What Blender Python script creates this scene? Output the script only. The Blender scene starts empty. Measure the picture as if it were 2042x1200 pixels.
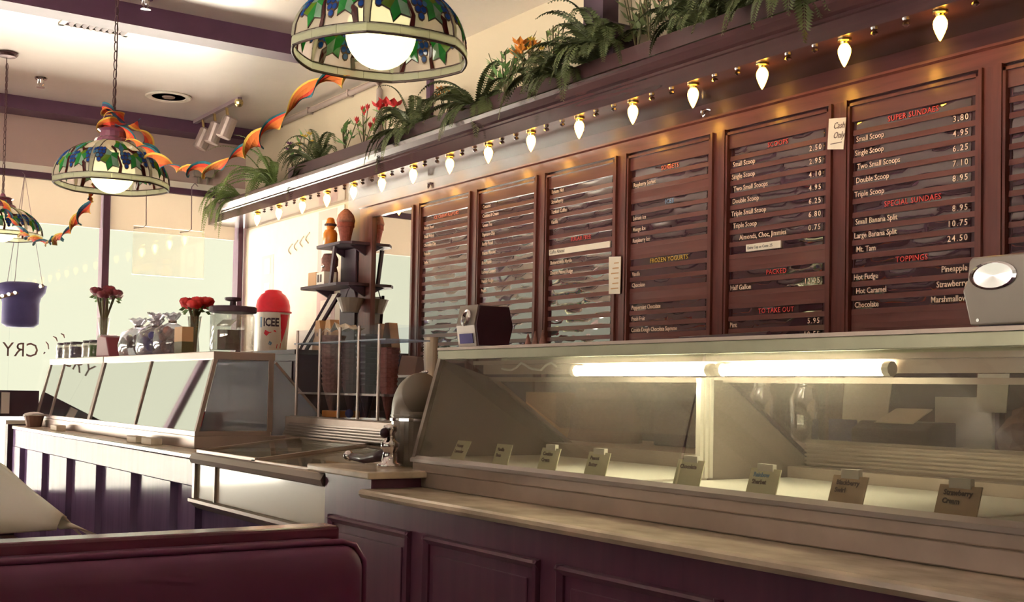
import bpy, math, random
from math import sin, cos, pi, sqrt, radians, atan2
from mathutils import Vector, Matrix
random.seed(7)
S = bpy.context.scene
COL = S.collection

def lin(c):
    c = c / 255.0
    return c / 12.92 if c <= 0.04045 else ((c + 0.055) / 1.055) ** 2.4
def C(r, g, b): return (lin(r), lin(g)*.99, min(.95, lin(b)*1.08), 1.0)

# ------------------------------------------------------------------ camera
HC = 1.2
YAW, PIT, ROL, FPX, PX, PY = .59493, .029607, .018767, 2384.0, 1021.0, 709.84
_fw = Vector((sin(YAW)*cos(PIT), cos(YAW)*cos(PIT), sin(PIT)))
_rt = Vector((cos(YAW), -sin(YAW), 0)); _up = _rt.cross(_fw)
_R = cos(ROL)*_rt + sin(ROL)*_up
_U = -sin(ROL)*_rt + cos(ROL)*_up
cd = bpy.data.cameras.new('camera'); cam = bpy.data.objects.new('camera', cd); COL.objects.link(cam)
cd.sensor_fit = 'HORIZONTAL'; cd.sensor_width = 36.0; cd.lens = FPX/2042*36.0
cd.shift_x = 0.0; cd.shift_y = (PY-600.0)/2042.0
cd.clip_start = 0.05; cd.clip_end = 200
M = Matrix((( _R.x, _U.x, -_fw.x, 0), (_R.y, _U.y, -_fw.y, 0), (_R.z, _U.z, -_fw.z, HC), (0, 0, 0, 1)))
cam.matrix_world = M
S.camera = cam

# ------------------------------------------------------------------ world, sun, exposure
SKY = (0.95, 0.94, 0.71)
w = bpy.data.worlds.new('sky'); S.world = w; w.use_nodes = True
bg = w.node_tree.nodes['Background']; bg.inputs[0].default_value = (*SKY, 1); bg.inputs[1].default_value = 1.0
sd = bpy.data.lights.new('sun', 'SUN'); sd.energy = 130.0; sd.color = (1.0, 0.965, 0.86); sd.angle = radians(1.0)
so = bpy.data.objects.new('sun', sd); COL.objects.link(so)
so.rotation_euler = Vector((-0.72, 0.10, -0.70)).to_track_quat('-Z', 'Y').to_euler()
S.view_settings.view_transform = 'Standard'; S.view_settings.look = 'None'
S.view_settings.exposure = 0.0; S.view_settings.gamma = 1.0; S.view_settings.use_curve_mapping = False
S.cycles.use_denoising = True
S.cycles.max_bounces = 8; S.cycles.transparent_max_bounces = 24
S.cycles.sample_clamp_indirect = 0.0
S.cycles.caustics_reflective = False; S.cycles.caustics_refractive = False

# ------------------------------------------------------------------ materials
def new_mat(name):
    m = bpy.data.materials.new(name); m.use_nodes = True
    return m, m.node_tree, m.node_tree.nodes['Principled BSDF']
def mat(name, col, rough=0.5, metal=0.0, coat=0.0, var=0.0, scale=20.0, bump=0.0, spec=None, stretch=(1, 1, 1)):
    m, nt, p = new_mat(name)
    p.inputs['Base Color'].default_value = col
    p.inputs['Roughness'].default_value = rough; p.inputs['Metallic'].default_value = metal
    if coat: p.inputs['Coat Weight'].default_value = coat; p.inputs['Coat Roughness'].default_value = 0.08
    if spec is not None: p.inputs['Specular IOR Level'].default_value = spec
    if var or bump:
        tc = nt.nodes.new('ShaderNodeTexCoord'); mp = nt.nodes.new('ShaderNodeMapping'); mp.inputs['Scale'].default_value = stretch
        nz = nt.nodes.new('ShaderNodeTexNoise'); nz.inputs['Scale'].default_value = scale; nz.inputs['Detail'].default_value = 5
        nt.links.new(tc.outputs['Object'], mp.inputs[0]); nt.links.new(mp.outputs[0], nz.inputs['Vector'])
        if var:
            mx = nt.nodes.new('ShaderNodeMix'); mx.data_type = 'RGBA'
            a = [max(0, c*(1-var)) for c in col[:3]]+[1]; b = [min(1, c*(1+var)) for c in col[:3]]+[1]
            mx.inputs[6].default_value = a; mx.inputs[7].default_value = b
            rp = nt.nodes.new('ShaderNodeMapRange'); rp.inputs[1].default_value = .3; rp.inputs[2].default_value = .7
            nt.links.new(nz.outputs['Fac'], rp.inputs[0]); nt.links.new(rp.outputs[0], mx.inputs[0])
            nt.links.new(mx.outputs[2], p.inputs['Base Color'])
        if bump:
            bp = nt.nodes.new('ShaderNodeBump'); bp.inputs['Strength'].default_value = bump; bp.inputs['Distance'].default_value = .01
            nt.links.new(nz.outputs['Fac'], bp.inputs['Height']); nt.links.new(bp.outputs[0], p.inputs['Normal'])
    return m
def emit(name, col, s):
    m, nt, p = new_mat(name)
    p.inputs['Base Color'].default_value = (0.8, 0.8, 0.7, 1)
    p.inputs['Emission Color'].default_value = (*col, 1); p.inputs['Emission Strength'].default_value = s
    return m
def glass(name, tint=(.93, .96, .92), gloss=0.03, rough=0.02, haze=0.0, hazecol=(.7, .65, .5), edge=.9):  # milky share in the mix; on the case panes it paints light haze
    m = bpy.data.materials.new(name); m.use_nodes = True; nt = m.node_tree; nt.nodes.clear()
    out = nt.nodes.new('ShaderNodeOutputMaterial'); t = nt.nodes.new('ShaderNodeBsdfTransparent'); g = nt.nodes.new('ShaderNodeBsdfGlossy')
    t.inputs[0].default_value = (*tint, 1); g.inputs['Roughness'].default_value = rough
    fr = nt.nodes.new('ShaderNodeLayerWeight'); fr.inputs[0].default_value = .5
    pw = nt.nodes.new('ShaderNodeMath'); pw.operation = 'POWER'; pw.inputs[1].default_value = 4.0
    ad = nt.nodes.new('ShaderNodeMath'); ad.operation = 'MULTIPLY_ADD'; ad.inputs[1].default_value = edge; ad.inputs[2].default_value = gloss
    nt.links.new(fr.outputs['Facing'], pw.inputs[0]); nt.links.new(pw.outputs[0], ad.inputs[0])
    mx = nt.nodes.new('ShaderNodeMixShader'); nt.links.new(ad.outputs[0], mx.inputs[0])
    last = t
    if haze:
        d = nt.nodes.new('ShaderNodeBsdfDiffuse'); d.inputs[0].default_value = (*hazecol, 1)
        tl = nt.nodes.new('ShaderNodeBsdfTranslucent'); tl.inputs[0].default_value = (*hazecol, 1)
        mm = nt.nodes.new('ShaderNodeMixShader'); mm.inputs[0].default_value = .5
        nt.links.new(d.outputs[0], mm.inputs[1]); nt.links.new(tl.outputs[0], mm.inputs[2])
        m2 = nt.nodes.new('ShaderNodeMixShader'); m2.inputs[0].default_value = haze
        nt.links.new(t.outputs[0], m2.inputs[1]); nt.links.new(mm.outputs[0], m2.inputs[2]); last = m2
    nt.links.new(last.outputs[0], mx.inputs[1]); nt.links.new(g.outputs[0], mx.inputs[2]); nt.links.new(mx.outputs[0], out.inputs[0])
    return m
def stained(name, col, clear=.35):
    m = bpy.data.materials.new(name); m.use_nodes = True; nt = m.node_tree; nt.nodes.clear()
    out = nt.nodes.new('ShaderNodeOutputMaterial')
    t = nt.nodes.new('ShaderNodeBsdfTransparent'); t.inputs[0].default_value = (*[min(1, c*1.3) for c in col[:3]], 1)
    tl = nt.nodes.new('ShaderNodeBsdfTranslucent'); tl.inputs[0].default_value = col
    d = nt.nodes.new('ShaderNodeBsdfDiffuse'); d.inputs[0].default_value = col
    g = nt.nodes.new('ShaderNodeBsdfGlossy'); g.inputs['Roughness'].default_value = .1
    a = nt.nodes.new('ShaderNodeMixShader'); a.inputs[0].default_value = .35
    nt.links.new(tl.outputs[0], a.inputs[1]); nt.links.new(d.outputs[0], a.inputs[2])
    b = nt.nodes.new('ShaderNodeMixShader'); b.inputs[0].default_value = clear
    nt.links.new(a.outputs[0], b.inputs[1]); nt.links.new(t.outputs[0], b.inputs[2])
    c = nt.nodes.new('ShaderNodeMixShader'); c.inputs[0].default_value = .04
    nt.links.new(b.outputs[0], c.inputs[1]); nt.links.new(g.outputs[0], c.inputs[2]); nt.links.new(c.outputs[0], out.inputs[0])
    return m
def wood(name, c1, c2, rough=.35, coat=.3, axis='Y', scale=6.0):
    m, nt, p = new_mat(name)
    tc = nt.nodes.new('ShaderNodeTexCoord'); mp = nt.nodes.new('ShaderNodeMapping')
    mp.inputs['Scale'].default_value = {'Y': (1, .07, 1), 'Z': (1, 1, .07), 'X': (.07, 1, 1)}[axis]
    nz = nt.nodes.new('ShaderNodeTexNoise'); nz.inputs['Scale'].default_value = scale*6; nz.inputs['Detail'].default_value = 6; nz.inputs['Distortion'].default_value = .6
    rp = nt.nodes.new('ShaderNodeValToRGB'); rp.color_ramp.elements[0].position = .32; rp.color_ramp.elements[1].position = .68
    rp.color_ramp.elements[0].color = c1; rp.color_ramp.elements[1].color = c2
    nt.links.new(tc.outputs['Object'], mp.inputs[0]); nt.links.new(mp.outputs[0], nz.inputs['Vector']); nt.links.new(nz.outputs['Fac'], rp.inputs[0])
    nt.links.new(rp.outputs[0], p.inputs['Base Color'])
    p.inputs['Roughness'].default_value = rough
    if coat: p.inputs['Coat Weight'].default_value = coat; p.inputs['Coat Roughness'].default_value = .12
    return m

MT = {}
MT['ceil'] = mat('ceiling_cream', C(222, 210, 194), .4, coat=1.0, var=.05, scale=3)
MT['ceil'].node_tree.nodes['Principled BSDF'].inputs['Coat Roughness'].default_value = .22
MT['cream'] = mat('wall_cream', C(206, 190, 158), .6, var=.03, scale=2)
MT['shadewall'] = mat('wall_white_shaded', C(190, 162, 150), .7, var=.04, scale=2)  # white wall; pinkish brown base colour carries the shade on it
MT['beam'] = mat('beam_purple', C(92, 58, 80), .5, var=.1, scale=8)
MT['beamtrim'] = mat('beam_trim', C(150, 130, 132), .5)
MT['wood'] = wood('wood_red_horizontal', C(92, 48, 46), C(116, 64, 56), .33, .35, 'Y')
MT['woodv'] = wood('wood_red_vertical', C(88, 46, 44), C(112, 60, 52), .33, .35, 'Z')
MT['wooddk'] = wood('wood_dark_frieze', C(60, 32, 38), C(74, 42, 46), .28, .22, 'Y', 3)
MT['crown'] = wood('wood_crown', C(60, 36, 38), C(76, 47, 47), .22, .5, 'Y', 3)
MT['planter'] = wood('wood_planter', C(58, 34, 35), C(74, 44, 43), .45, .1, 'Y', 3)
MT['slat'] = wood('wood_slat', C(98, 56, 52), C(118, 70, 62), .3, .5, 'Y', 3)
MT['boardback'] = mat('board_back', C(62, 30, 38), .6)
MT['strip'] = mat('menu_strip_acrylic', C(62, 30, 42), .3, coat=1.0, spec=.3)
MT['strip'].node_tree.nodes['Principled BSDF'].inputs['Coat IOR'].default_value = 2.8
MT['strip'].node_tree.nodes['Principled BSDF'].inputs['Coat Roughness'].default_value = .03
def gloss_mix(m, fac, rough):
    nt = m.node_tree; p = nt.nodes['Principled BSDF']; out = nt.nodes['Material Output']; p.inputs['Specular IOR Level'].default_value = 0
    g = nt.nodes.new('ShaderNodeBsdfGlossy'); g.inputs['Roughness'].default_value = rough
    x = nt.nodes.new('ShaderNodeMixShader'); x.inputs[0].default_value = fac
    nt.links.new(p.outputs[0], x.inputs[1]); nt.links.new(g.outputs[0], x.inputs[2]); nt.links.new(x.outputs[0], out.inputs[0]); return m
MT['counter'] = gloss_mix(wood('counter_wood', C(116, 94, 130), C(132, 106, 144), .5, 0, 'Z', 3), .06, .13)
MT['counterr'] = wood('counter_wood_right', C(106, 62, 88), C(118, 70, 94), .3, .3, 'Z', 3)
MT['marble'] = mat('marble', C(222, 204, 176), .2, var=.3, scale=9, stretch=(1, .5, 1))
MT['steel'] = mat('steel_brushed', C(166, 154, 142), .38, metal=.75, var=.06, scale=30, stretch=(1, .03, 1))
MT['fascia'] = mat('fascia_greenish', C(168, 166, 138), .4, metal=.5, var=.06, scale=10)
MT['steelw'] = mat('steel_warm', C(188, 170, 154), .42, metal=.5, var=.08, scale=10)
MT['alu'] = mat('aluminium_frame', C(190, 172, 160), .4, metal=.5)
MT['chrome'] = mat('chrome', C(225, 220, 215), .1, metal=1)
MT['grey'] = mat('grey_enamel', C(150, 136, 122), .35, coat=.2)
MT['white'] = mat('white_plastic', C(238, 232, 214), .45)
MT['paper'] = mat('paper', C(236, 224, 200), .7, var=.03, scale=10)
MT['card'] = mat('label_card', C(235, 230, 190), .6)
MT['cardtan'] = mat('label_card_tan', C(216, 186, 150), .6)
MT['ink'] = mat('ink_grey', C(110, 90, 84), .7)
MT['inkdk'] = mat('ink_dark', C(60, 40, 60), .7)
MT['black'] = mat('black_plastic', C(62, 36, 48), .3)
MT['dark'] = mat('dark_matt', C(66, 42, 56), .6)
MT['vinyl'] = mat('maroon_vinyl', C(132, 72, 110), .42, var=.06, scale=4, bump=.05)
MT['boothwood'] = wood('booth_wood', C(112, 60, 80), C(132, 74, 92), .2, .5, 'X', 3)
MT['brass'] = mat('brass', C(200, 180, 120), .25, metal=.9)
MT['chain'] = mat('chain_bronze', C(90, 60, 60), .4, metal=.5)
MT['lead'] = mat('lead_came', C(70, 50, 44), .5)
MT['glass'] = glass('case_glass', (.90, .90, .86), .03, .01, haze=.10, hazecol=(.70, .62, .56))  # milky share paints light haze over the right case interior
MT['clean'] = glass('clean_rear_glass', (.92, .92, .90), .03, .01, edge=.5)
MT['glassfar'] = glass('case_glass_far', (.93, .95, .97), .95, .03, haze=.16, hazecol=(.8, .84, .9), edge=.05)  # milky and near-mirror shares paint window glare on these panes
MT['glassend'] = glass('case_glass_end', (.86, .90, .96), .10, .02, haze=.30, hazecol=(.76, .84, 1.0))  # bluish milky share paints hazy window light in the case end
MT['window'] = glass('window_glass', (.98, .99, .98), .01, .0)
MT['acrylic'] = glass('clear_acrylic', (.96, .97, .99), .004, .02, haze=.018, hazecol=(.7, .75, .88), edge=.12)
MT['jar'] = glass('clear_jar', (.93, .93, .92), .08, .02, haze=.08)
MT['cello'] = glass('cellophane', (.86, .84, .9), .08, .10, haze=.28, hazecol=(.7, .66, .7))
MT['blind'] = glass('translucent_blind', (.0, .0, .0), .0, .4, haze=1.0, hazecol=(.60, .54, .47))
MT['sheetpaper'] = glass('backlit_paper', (.0, .0, .0), .0, .4, haze=1.0, hazecol=(.86, .80, .72))
MT['mirror'] = mat('mirror', C(235, 235, 225), .015, metal=1)
MT['red'] = mat('red_plastic', C(232, 40, 62), .35, var=.06, scale=25)
MT['globe'] = emit('opal_globe_lit', (1.0, .97, .45), 2.1)
MT['bulb'] = emit('flame_bulb_lit', (1.0, .47, .050), 26)
MT['tube'] = emit('fluorescent_tube_lit', (1.0, .97, .66), 34)
MT['led'] = emit('white_led', (1, 1, .75), 1.6)
MT['rack'] = glass('bluish_rack', (.8, .86, .96), .05, .03, haze=.4, hazecol=(.66, .74, .95), edge=.3)
MT['cone'] = mat('wafer_cone', C(150, 104, 92), .8, var=.25, scale=60)
MT['conedk'] = mat('chocolate_cone', C(96, 54, 54), .8, var=.2, scale=60)
MT['conered'] = mat('sugar_cone', C(140, 72, 60), .8, var=.2, scale=60)
MT['tan'] = mat('tan_card', C(206, 160, 112), .7)
MT['freezer'] = mat('freezer_beige', C(204, 188, 160), .35, coat=.3)
MT['freezerglass'] = glass('freezer_lid_glass', (.95, .95, .92), .04, .02, haze=.06, edge=.5)
MT['brown'] = mat('brown_card', C(140, 104, 84), .7)
MT['orange'] = mat('orange_glaze', C(216, 130, 40), .35)
MT['txt'] = mat('menu_text_cream', C(240, 212, 180), .6)
MT['txtred'] = mat('menu_text_red', C(214, 62, 56), .6)
MT['txtor'] = mat('menu_text_orange', C(224, 110, 66), .6)
MT['txtblue'] = mat('menu_text_blue', C(120, 160, 190), .6)
MT['txtyel'] = mat('menu_text_yellow', C(206, 170, 60), .6)
MT['fern'] = mat('fern_green', C(122, 146, 74), .6, var=.3, scale=8)
MT['ferndk'] = mat('fern_dark', C(92, 100, 58), .6, var=.3, scale=8)
MT['leaf'] = mat('leaf_green', C(104, 140, 74), .5, var=.2, scale=12)
MT['petalred'] = mat('petal_red', C(214, 48, 50), .6)
MT['petalor'] = mat('petal_orange', C(226, 140, 50), .6)
MT['petalyel'] = mat('petal_yellow', C(226, 190, 70), .6)
MT['petalpur'] = mat('petal_purple', C(130, 80, 120), .6)
MT['petaldk'] = mat('petal_dark_red', C(120, 40, 56), .6)
MT['stem'] = mat('stem_olive', C(92, 84, 50), .7)
MT['floor'] = mat('floor_tile', C(120, 86, 80), .3, var=.2, scale=3)
MT['pave'] = mat('pale_pavement', C(236, 230, 214), .9, var=.05, scale=1)
MT['indigo'] = mat('indigo_cloth', C(86, 78, 130), .8, var=.1, scale=10)
MT['pipe'] = mat('pipe_paint', C(170, 150, 136), .5)
MT['g_cream'] = stained('stained_cream', C(255, 240, 222), .55)
MT['g_band'] = stained('stained_band', C(222, 222, 196), .2)
MT['g_green'] = stained('stained_green', C(70, 200, 90), .2)
MT['g_lime'] = stained('stained_lime', C(150, 200, 60), .2)
MT['g_pale'] = stained('stained_pale_green', C(190, 240, 200), .25)
MT['g_blue'] = stained('stained_blue', C(50, 110, 210), .2)
MT['g_cyan'] = stained('stained_cyan', C(110, 190, 230), .25)
MT['g_brown'] = stained('stained_brown', C(110, 44, 44), .1)
MT['s_red'] = mat('crepe_red', C(222, 70, 46), .8)
MT['s_or'] = mat('crepe_orange', C(226, 120, 50), .8)
MT['s_yel'] = mat('crepe_yellow', C(232, 196, 84), .8)
MT['s_teal'] = mat('crepe_teal', C(40, 110, 120), .8)
MT['s_navy'] = mat('crepe_navy', C(60, 60, 90), .8)

# ------------------------------------------------------------------ mesh helper
ORG = {}
class MB:
    def __init__(s): s.v = []; s.f = []; s.mi = []; s.cur = 0
    def add(s, vs, fs):
        n = len(s.v); s.v += [tuple(v) for v in vs]; s.f += [tuple(i+n for i in f) for f in fs]; s.mi += [s.cur]*len(fs); return s
    def box(s, x0, x1, y0, y1, z0, z1):
        vs = [(x, y, z) for z in (z0, z1) for y in (y0, y1) for x in (x0, x1)]
        return s.add(vs, [(0, 2, 3, 1), (4, 5, 7, 6), (0, 1, 5, 4), (2, 6, 7, 3), (0, 4, 6, 2), (1, 3, 7, 5)])
    def prism(s, poly, axis, a, b):
        # poly: 2d points; axis 'y': (x,z) pairs, 'x': (y,z), 'z': (x,y)
        def P(p, t): return {'y': (p[0], t, p[1]), 'x': (t, p[0], p[1]), 'z': (p[0], p[1], t)}[axis]
        n = len(poly); vs = [P(p, a) for p in poly]+[P(p, b) for p in poly]
        return s.add(vs, [tuple(range(n)), tuple(range(2*n-1, n-1, -1))]+[(i, i+n, (i+1) % n+n, (i+1) % n) for i in range(n)])
    def quad3(s, a, b, c, d, t=.004):
        a, b, c, d = map(Vector, (a, b, c, d)); n = (b-a).cross(d-a).normalized()*t*.5
        vs = [p+n for p in (a, b, c, d)]+[p-n for p in (a, b, c, d)]
        return s.add(vs, [(0, 1, 2, 3), (7, 6, 5, 4), (0, 4, 5, 1), (1, 5, 6, 2), (2, 6, 7, 3), (3, 7, 4, 0)])
    def tube(s, pts, r, n=6, cap=True):
        pts = [Vector(p) for p in pts]; rs = r if isinstance(r, (list, tuple)) else [r]*len(pts)
        vs = []; fs = []; ref = Vector((.13, .31, .94))
        for i, p in enumerate(pts):
            d = (pts[min(i+1, len(pts)-1)]-pts[max(i-1, 0)]).normalized()
            if abs(d.dot(ref)) > .98: ref = Vector((.9, .1, .2))
            a = d.cross(ref).normalized(); b = d.cross(a)
            vs += [p+(a*cos(2*pi*k/n)+b*sin(2*pi*k/n))*rs[i] for k in range(n)]
        for i in range(len(pts)-1):
            fs += [(i*n+k, i*n+(k+1) % n, (i+1)*n+(k+1) % n, (i+1)*n+k) for k in range(n)]
        if cap: fs += [tuple(range(n-1, -1, -1)), tuple(range((len(pts)-1)*n, len(pts)*n))]
        return s.add(vs, fs)
    def bar(s, p, q, w, h=None):
        h = h or w; p, q = Vector(p), Vector(q); d = (q-p).normalized(); up = Vector((0, 0, 1))
        if abs(d.z) > .95: up = Vector((1, 0, 0))
        a = d.cross(up).normalized()*w*.5; b = a.cross(d).normalized()*h*.5
        vs = [c+i*a+j*b for c in (p, q) for i, j in ((-1, -1), (1, -1), (1, 1), (-1, 1))]
        return s.add(vs, [(3, 2, 1, 0), (4, 5, 6, 7)]+[(i, (i+1) % 4, (i+1) % 4+4, i+4) for i in range(4)])
    def lathe(s, prof, n=20, c=(0, 0, 0), a0=0, a1=2*pi, cap=True):
        full = abs(a1-a0-2*pi) < 1e-6; m = n if full else n+1; vs = []; fs = []
        for r, z in prof: vs += [(c[0]+r*cos(a0+(a1-a0)*k/n), c[1]+r*sin(a0+(a1-a0)*k/n), c[2]+z) for k in range(m)]
        for i in range(len(prof)-1):
            for k in range(n):
                k2 = (k+1) % m; fs.append((i*m+k, i*m+k2, (i+1)*m+k2, (i+1)*m+k))
        s.add(vs, fs)
        if full and cap:
            if prof[0][0] > 1e-4: s.f.append(tuple(len(s.v)-len(vs)+k for k in range(m-1, -1, -1))); s.mi.append(s.cur)
            if prof[-1][0] > 1e-4: s.f.append(tuple(len(s.v)-m+k for k in range(m))); s.mi.append(s.cur)
        return s
    def sphere(s, c, r, n=12, m=8, sx=1, sy=1, sz=1):
        t = MB(); t.lathe([(r*sin(pi*i/m)+1e-5, -r*cos(pi*i/m)) for i in range(m+1)], n)
        return s.add([(c[0]+x*sx, c[1]+y*sy, c[2]+z*sz) for x, y, z in t.v], t.f)
    def xf(s, M): s.v = [tuple(M @ Vector(v)) for v in s.v]; return s
    def build(s, name, m, parent=None, smooth=False, bevel=0.0, local=False, mats=None):
        me = bpy.data.meshes.new(name)
        o = bpy.data.objects.new(name, me); COL.objects.link(o)
        org = Vector((0, 0, 0))
        if parent is not None:
            o.parent = parent; org = ORG.get(parent.name, org)
        ORG[o.name] = org
        vs = s.v if local else [tuple(Vector(v)-org) for v in s.v]
        me.from_pydata(vs, [], s.f); me.update()
        for mm in (mats or [m]): me.materials.append(mm)
        if mats:
            for p, i in zip(me.polygons, s.mi): p.material_index = i
        if smooth:
            for p in me.polygons: p.use_smooth = True
        if bevel:
            b = o.modifiers.new('bevel', 'BEVEL'); b.width = bevel; b.segments = 2; b.limit_method = 'ANGLE'
        return o
def tag(o, label=None, cat=None, group=None, kind=None):
    if label: o['label'] = label
    if cat: o['category'] = cat
    if group: o['group'] = group
    if kind: o['kind'] = kind
    return o
def thing(name, loc, label, cat, group=None):
    o = bpy.data.objects.new(name, None); COL.objects.link(o); o.location = loc; o.empty_display_size = .05
    ORG[o.name] = Vector(loc); return tag(o, label, cat, group)
def struct(name, mb, m, **k): return tag(mb.build(name, m, **k), kind='structure')
def copy_tree(o, parent=None):
    c = o.copy(); COL.objects.link(c)
    if parent is not None: c.parent = parent
    for ch in list(o.children): copy_tree(ch, c)
    return c
def box(*a): return MB().box(*a)

def text_mesh(s, size, bold=0.0, width=1.0, align='LEFT', shear=0.0, space=1.0):
    cu = bpy.data.curves.new('t', 'FONT'); cu.body = s; cu.size = size; cu.offset = bold; cu.align_x = align; cu.shear = shear; cu.space_character = space
    cu.extrude = 0.0004; cu.resolution_u = 2
    o = bpy.data.objects.new('t', cu); COL.objects.link(o)
    dg = bpy.context.evaluated_depsgraph_get(); dg.update()
    me = bpy.data.meshes.new_from_object(o.evaluated_get(dg))
    bpy.data.objects.remove(o); bpy.data.curves.remove(cu)
    if width != 1.0:
        for v in me.vertices: v.co.x *= width
    return me
def place_text(name, s, size, m, origin, X, Y, parent=None, **k):
    """lettering whose local x runs along X and y along Y from the world point origin"""
    me = text_mesh(s, size, **k); me.materials.clear(); me.materials.append(m)
    X = Vector(X); Y = Vector(Y); Z = X.cross(Y); o0 = Vector(origin)
    if parent is not None: o0 = o0-ORG.get(parent.name, Vector())
    for v in me.vertices: v.co = o0+X*v.co.x+Y*v.co.y+Z*v.co.z
    me.name = name
    o = bpy.data.objects.new(name, me); COL.objects.link(o)
    if parent is not None: o.parent = parent
    return o

# ================================================================== SETTING
YW = 10.0; XW = 3.9; ZC = 3.41; XL = -3.2; YB = -2.6
struct('floor', box(XL-.2, 4.1, YB-.2, YW+.1, -.1, 0), MT['floor'])
struct('ceiling', box(XL-.2, 4.1, YB-.2, YW+.12, ZC, ZC+.15), MT['ceil'])
struct('ground', box(-40, 40, YW+.12, 60, -.25, -.15), MT['pave'])
struct('added_shade_canopy', box(-40, 40, YW+.12, 12.3, 3.25, 3.4), MT['beamtrim'])  # unseen canopy added to shade near pavement and limit ceiling bounce
struct('ground_side', box(-40, XL-.25, -20, YW+.1, -.25, -.15), MT['pave'])
# right wall: cream above, wood below
struct('wall_right', box(XW, XW+.15, YB, YW, 2.60, ZC), MT['cream'])
struct('wall_right_panelled', box(XW, XW+.15, YB, 7.95, 0, 2.60), MT['wooddk'])
struct('wall_right_end', box(XW, XW+.15, 7.95, YW, 0, 2.60), MT['cream'])
struct('wall_back', box(XL-.15, 4.05, YB-.15, YB, 0, ZC), MT['cream'])
# unseen left wall; large windows added and placed for fill daylight
lw = MB(); lw.box(XL-.15, XL, YB, YW, 0, .85); lw.box(XL-.15, XL, YB, YW, 2.65, ZC)
for y, y1 in ((-2.6, .55), (3.2, 3.55), (6.2, 10.0)): lw.box(XL-.15, XL, y, y1, .85, 2.65)
MT['leftwall'] = mat('wall_left_darkened', C(96, 64, 60), .6)  # dark tone given to the unseen wall to cut fill and reflections
struct('wall_left', lw, MT['leftwall'])
for i, y in enumerate((.55, 3.55)):
    y1 = (3.2, 6.2)[i]
    struct('window_%d' % (i+1), box(XL-.08, XL-.07, y, y1, .85, 2.65), MT['window'])
# end wall
XE0, XE1 = -.35, 3.89
ew = MB(); ew.box(XL, XE0, YW, YW+.12, 0, ZC); ew.box(XE0, XE1+.16, YW, YW+.12, 2.91, ZC)
struct('wall_end', ew, MT['shadewall'])
lo = MB(); lo.box(XE0, 2.0, YW, YW+.12, 0, .32); lo.box(2.0, XE1, YW, YW+.12, 0, .88)
struct('wall_end_low', lo, MT['dark'])
wg = MB(); wg.box(XE0, 2.0, YW+.05, YW+.058, .32, 2.83); wg.box(2.0, XE1, YW+.05, YW+.058, .88, 2.83)
fr = struct('window_3', wg, MT['window'])
box(XE0, XE1, YW-.03, YW+.1, 2.825, 2.875).build('window_head', MT['beam'], fr)
box(XE0, XE1, YW-.05, YW+.1, 2.875, 2.925).build('head_rail', MT['white'], fr)
box(1.98, XE1, YW-.02, YW+.1, .87, .90).build('window_sill', MT['white'], fr); box(XE0, 1.98, YW-.02, YW+.1, .31, .34).build('window_sill', MT['white'], fr)
box(XE0, 2.22, YW-.03, YW+.08, .93, 1.135).build('mid_rail', MT['dark'], fr)
tag(box(1.935, 1.995, YW-.06, YW-.032, .955, 1.12).build('notice_card', MT['white']), 'small white card against the dark window rail at the far left', 'card')
for x in (1.18, 2.71): box(x-.028, x+.028, YW-.02, YW+.09, .88, 2.83).build('mullion', MT['beam'], fr)
box(3.84, 3.885, YW-.03, YW+.09, .88, 2.83).build('mullion', MT['beam'], fr)
for a, b in ((-.3, 1.14), (1.22, 2.67), (2.75, 3.82)):
    tag(box(a, b, YW+.015, YW+.02, 2.475, 2.83).build('roller_blind', MT['blind']),
        'pale translucent blind part way down the end window, %s' % {-.3: 'leftmost bay', 1.22: 'behind middle lamp', 2.75: 'bay beside right wall'}[a], 'blind', 'roller blinds on the end window')
# beams
struct('beam_near', box(XL, XW, 6.95, 7.12, 3.285, ZC), MT['beam'])
struct('trim_1', box(XL, XW, 7.12, 7.17, 3.30, ZC), MT['beamtrim'])
struct('beam_far', box(XL, XW, 9.74, 9.99, 3.31, ZC), MT['beam'])
struct('beam_front', box(XL, XW, 4.20, 4.37, 3.285, ZC), MT['beam'])
struct('beam_middle_back', box(XL, XW, 1.2, 1.37, 3.285, ZC), MT['beam'])

# ---- soffit, crown and planter along the menu wall
XF = 3.55; YS0, YS1 = -1.0, 9.93
struct('trim_2', box(XF+.03, XW-.001, YS0, YS1, 2.578, 2.60), MT['crown'])
crown = [(XF, 2.578), (XF, 2.645), (XF-.006, 2.65), (XF-.006, 2.662), (XF-.018, 2.672), (XF-.04, 2.70), (XF-.045, 2.722), (XF-.03, 2.735), (XF-.02, 2.738), (XF+.03, 2.738), (XF+.03, 2.578)]
struct('trim_3', MB().prism(crown, 'y', YS0, YS1), MT['crown'])
pl = MB(); pl.box(3.60, 3.615, YS0, 8.35, 2.738, 2.845); pl.box(3.85, 3.865, YS0, 8.35, 2.738, 2.845)
pl.box(3.615, 3.85, YS0, 8.35, 2.738, 2.75); pl.box(3.60, 3.865, 8.35, 8.37, 2.738, 2.845)
tag(pl.build('planter_box', MT['planter']), 'long dark wooden planter box on top of the menu wall cornice', 'planter')
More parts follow.
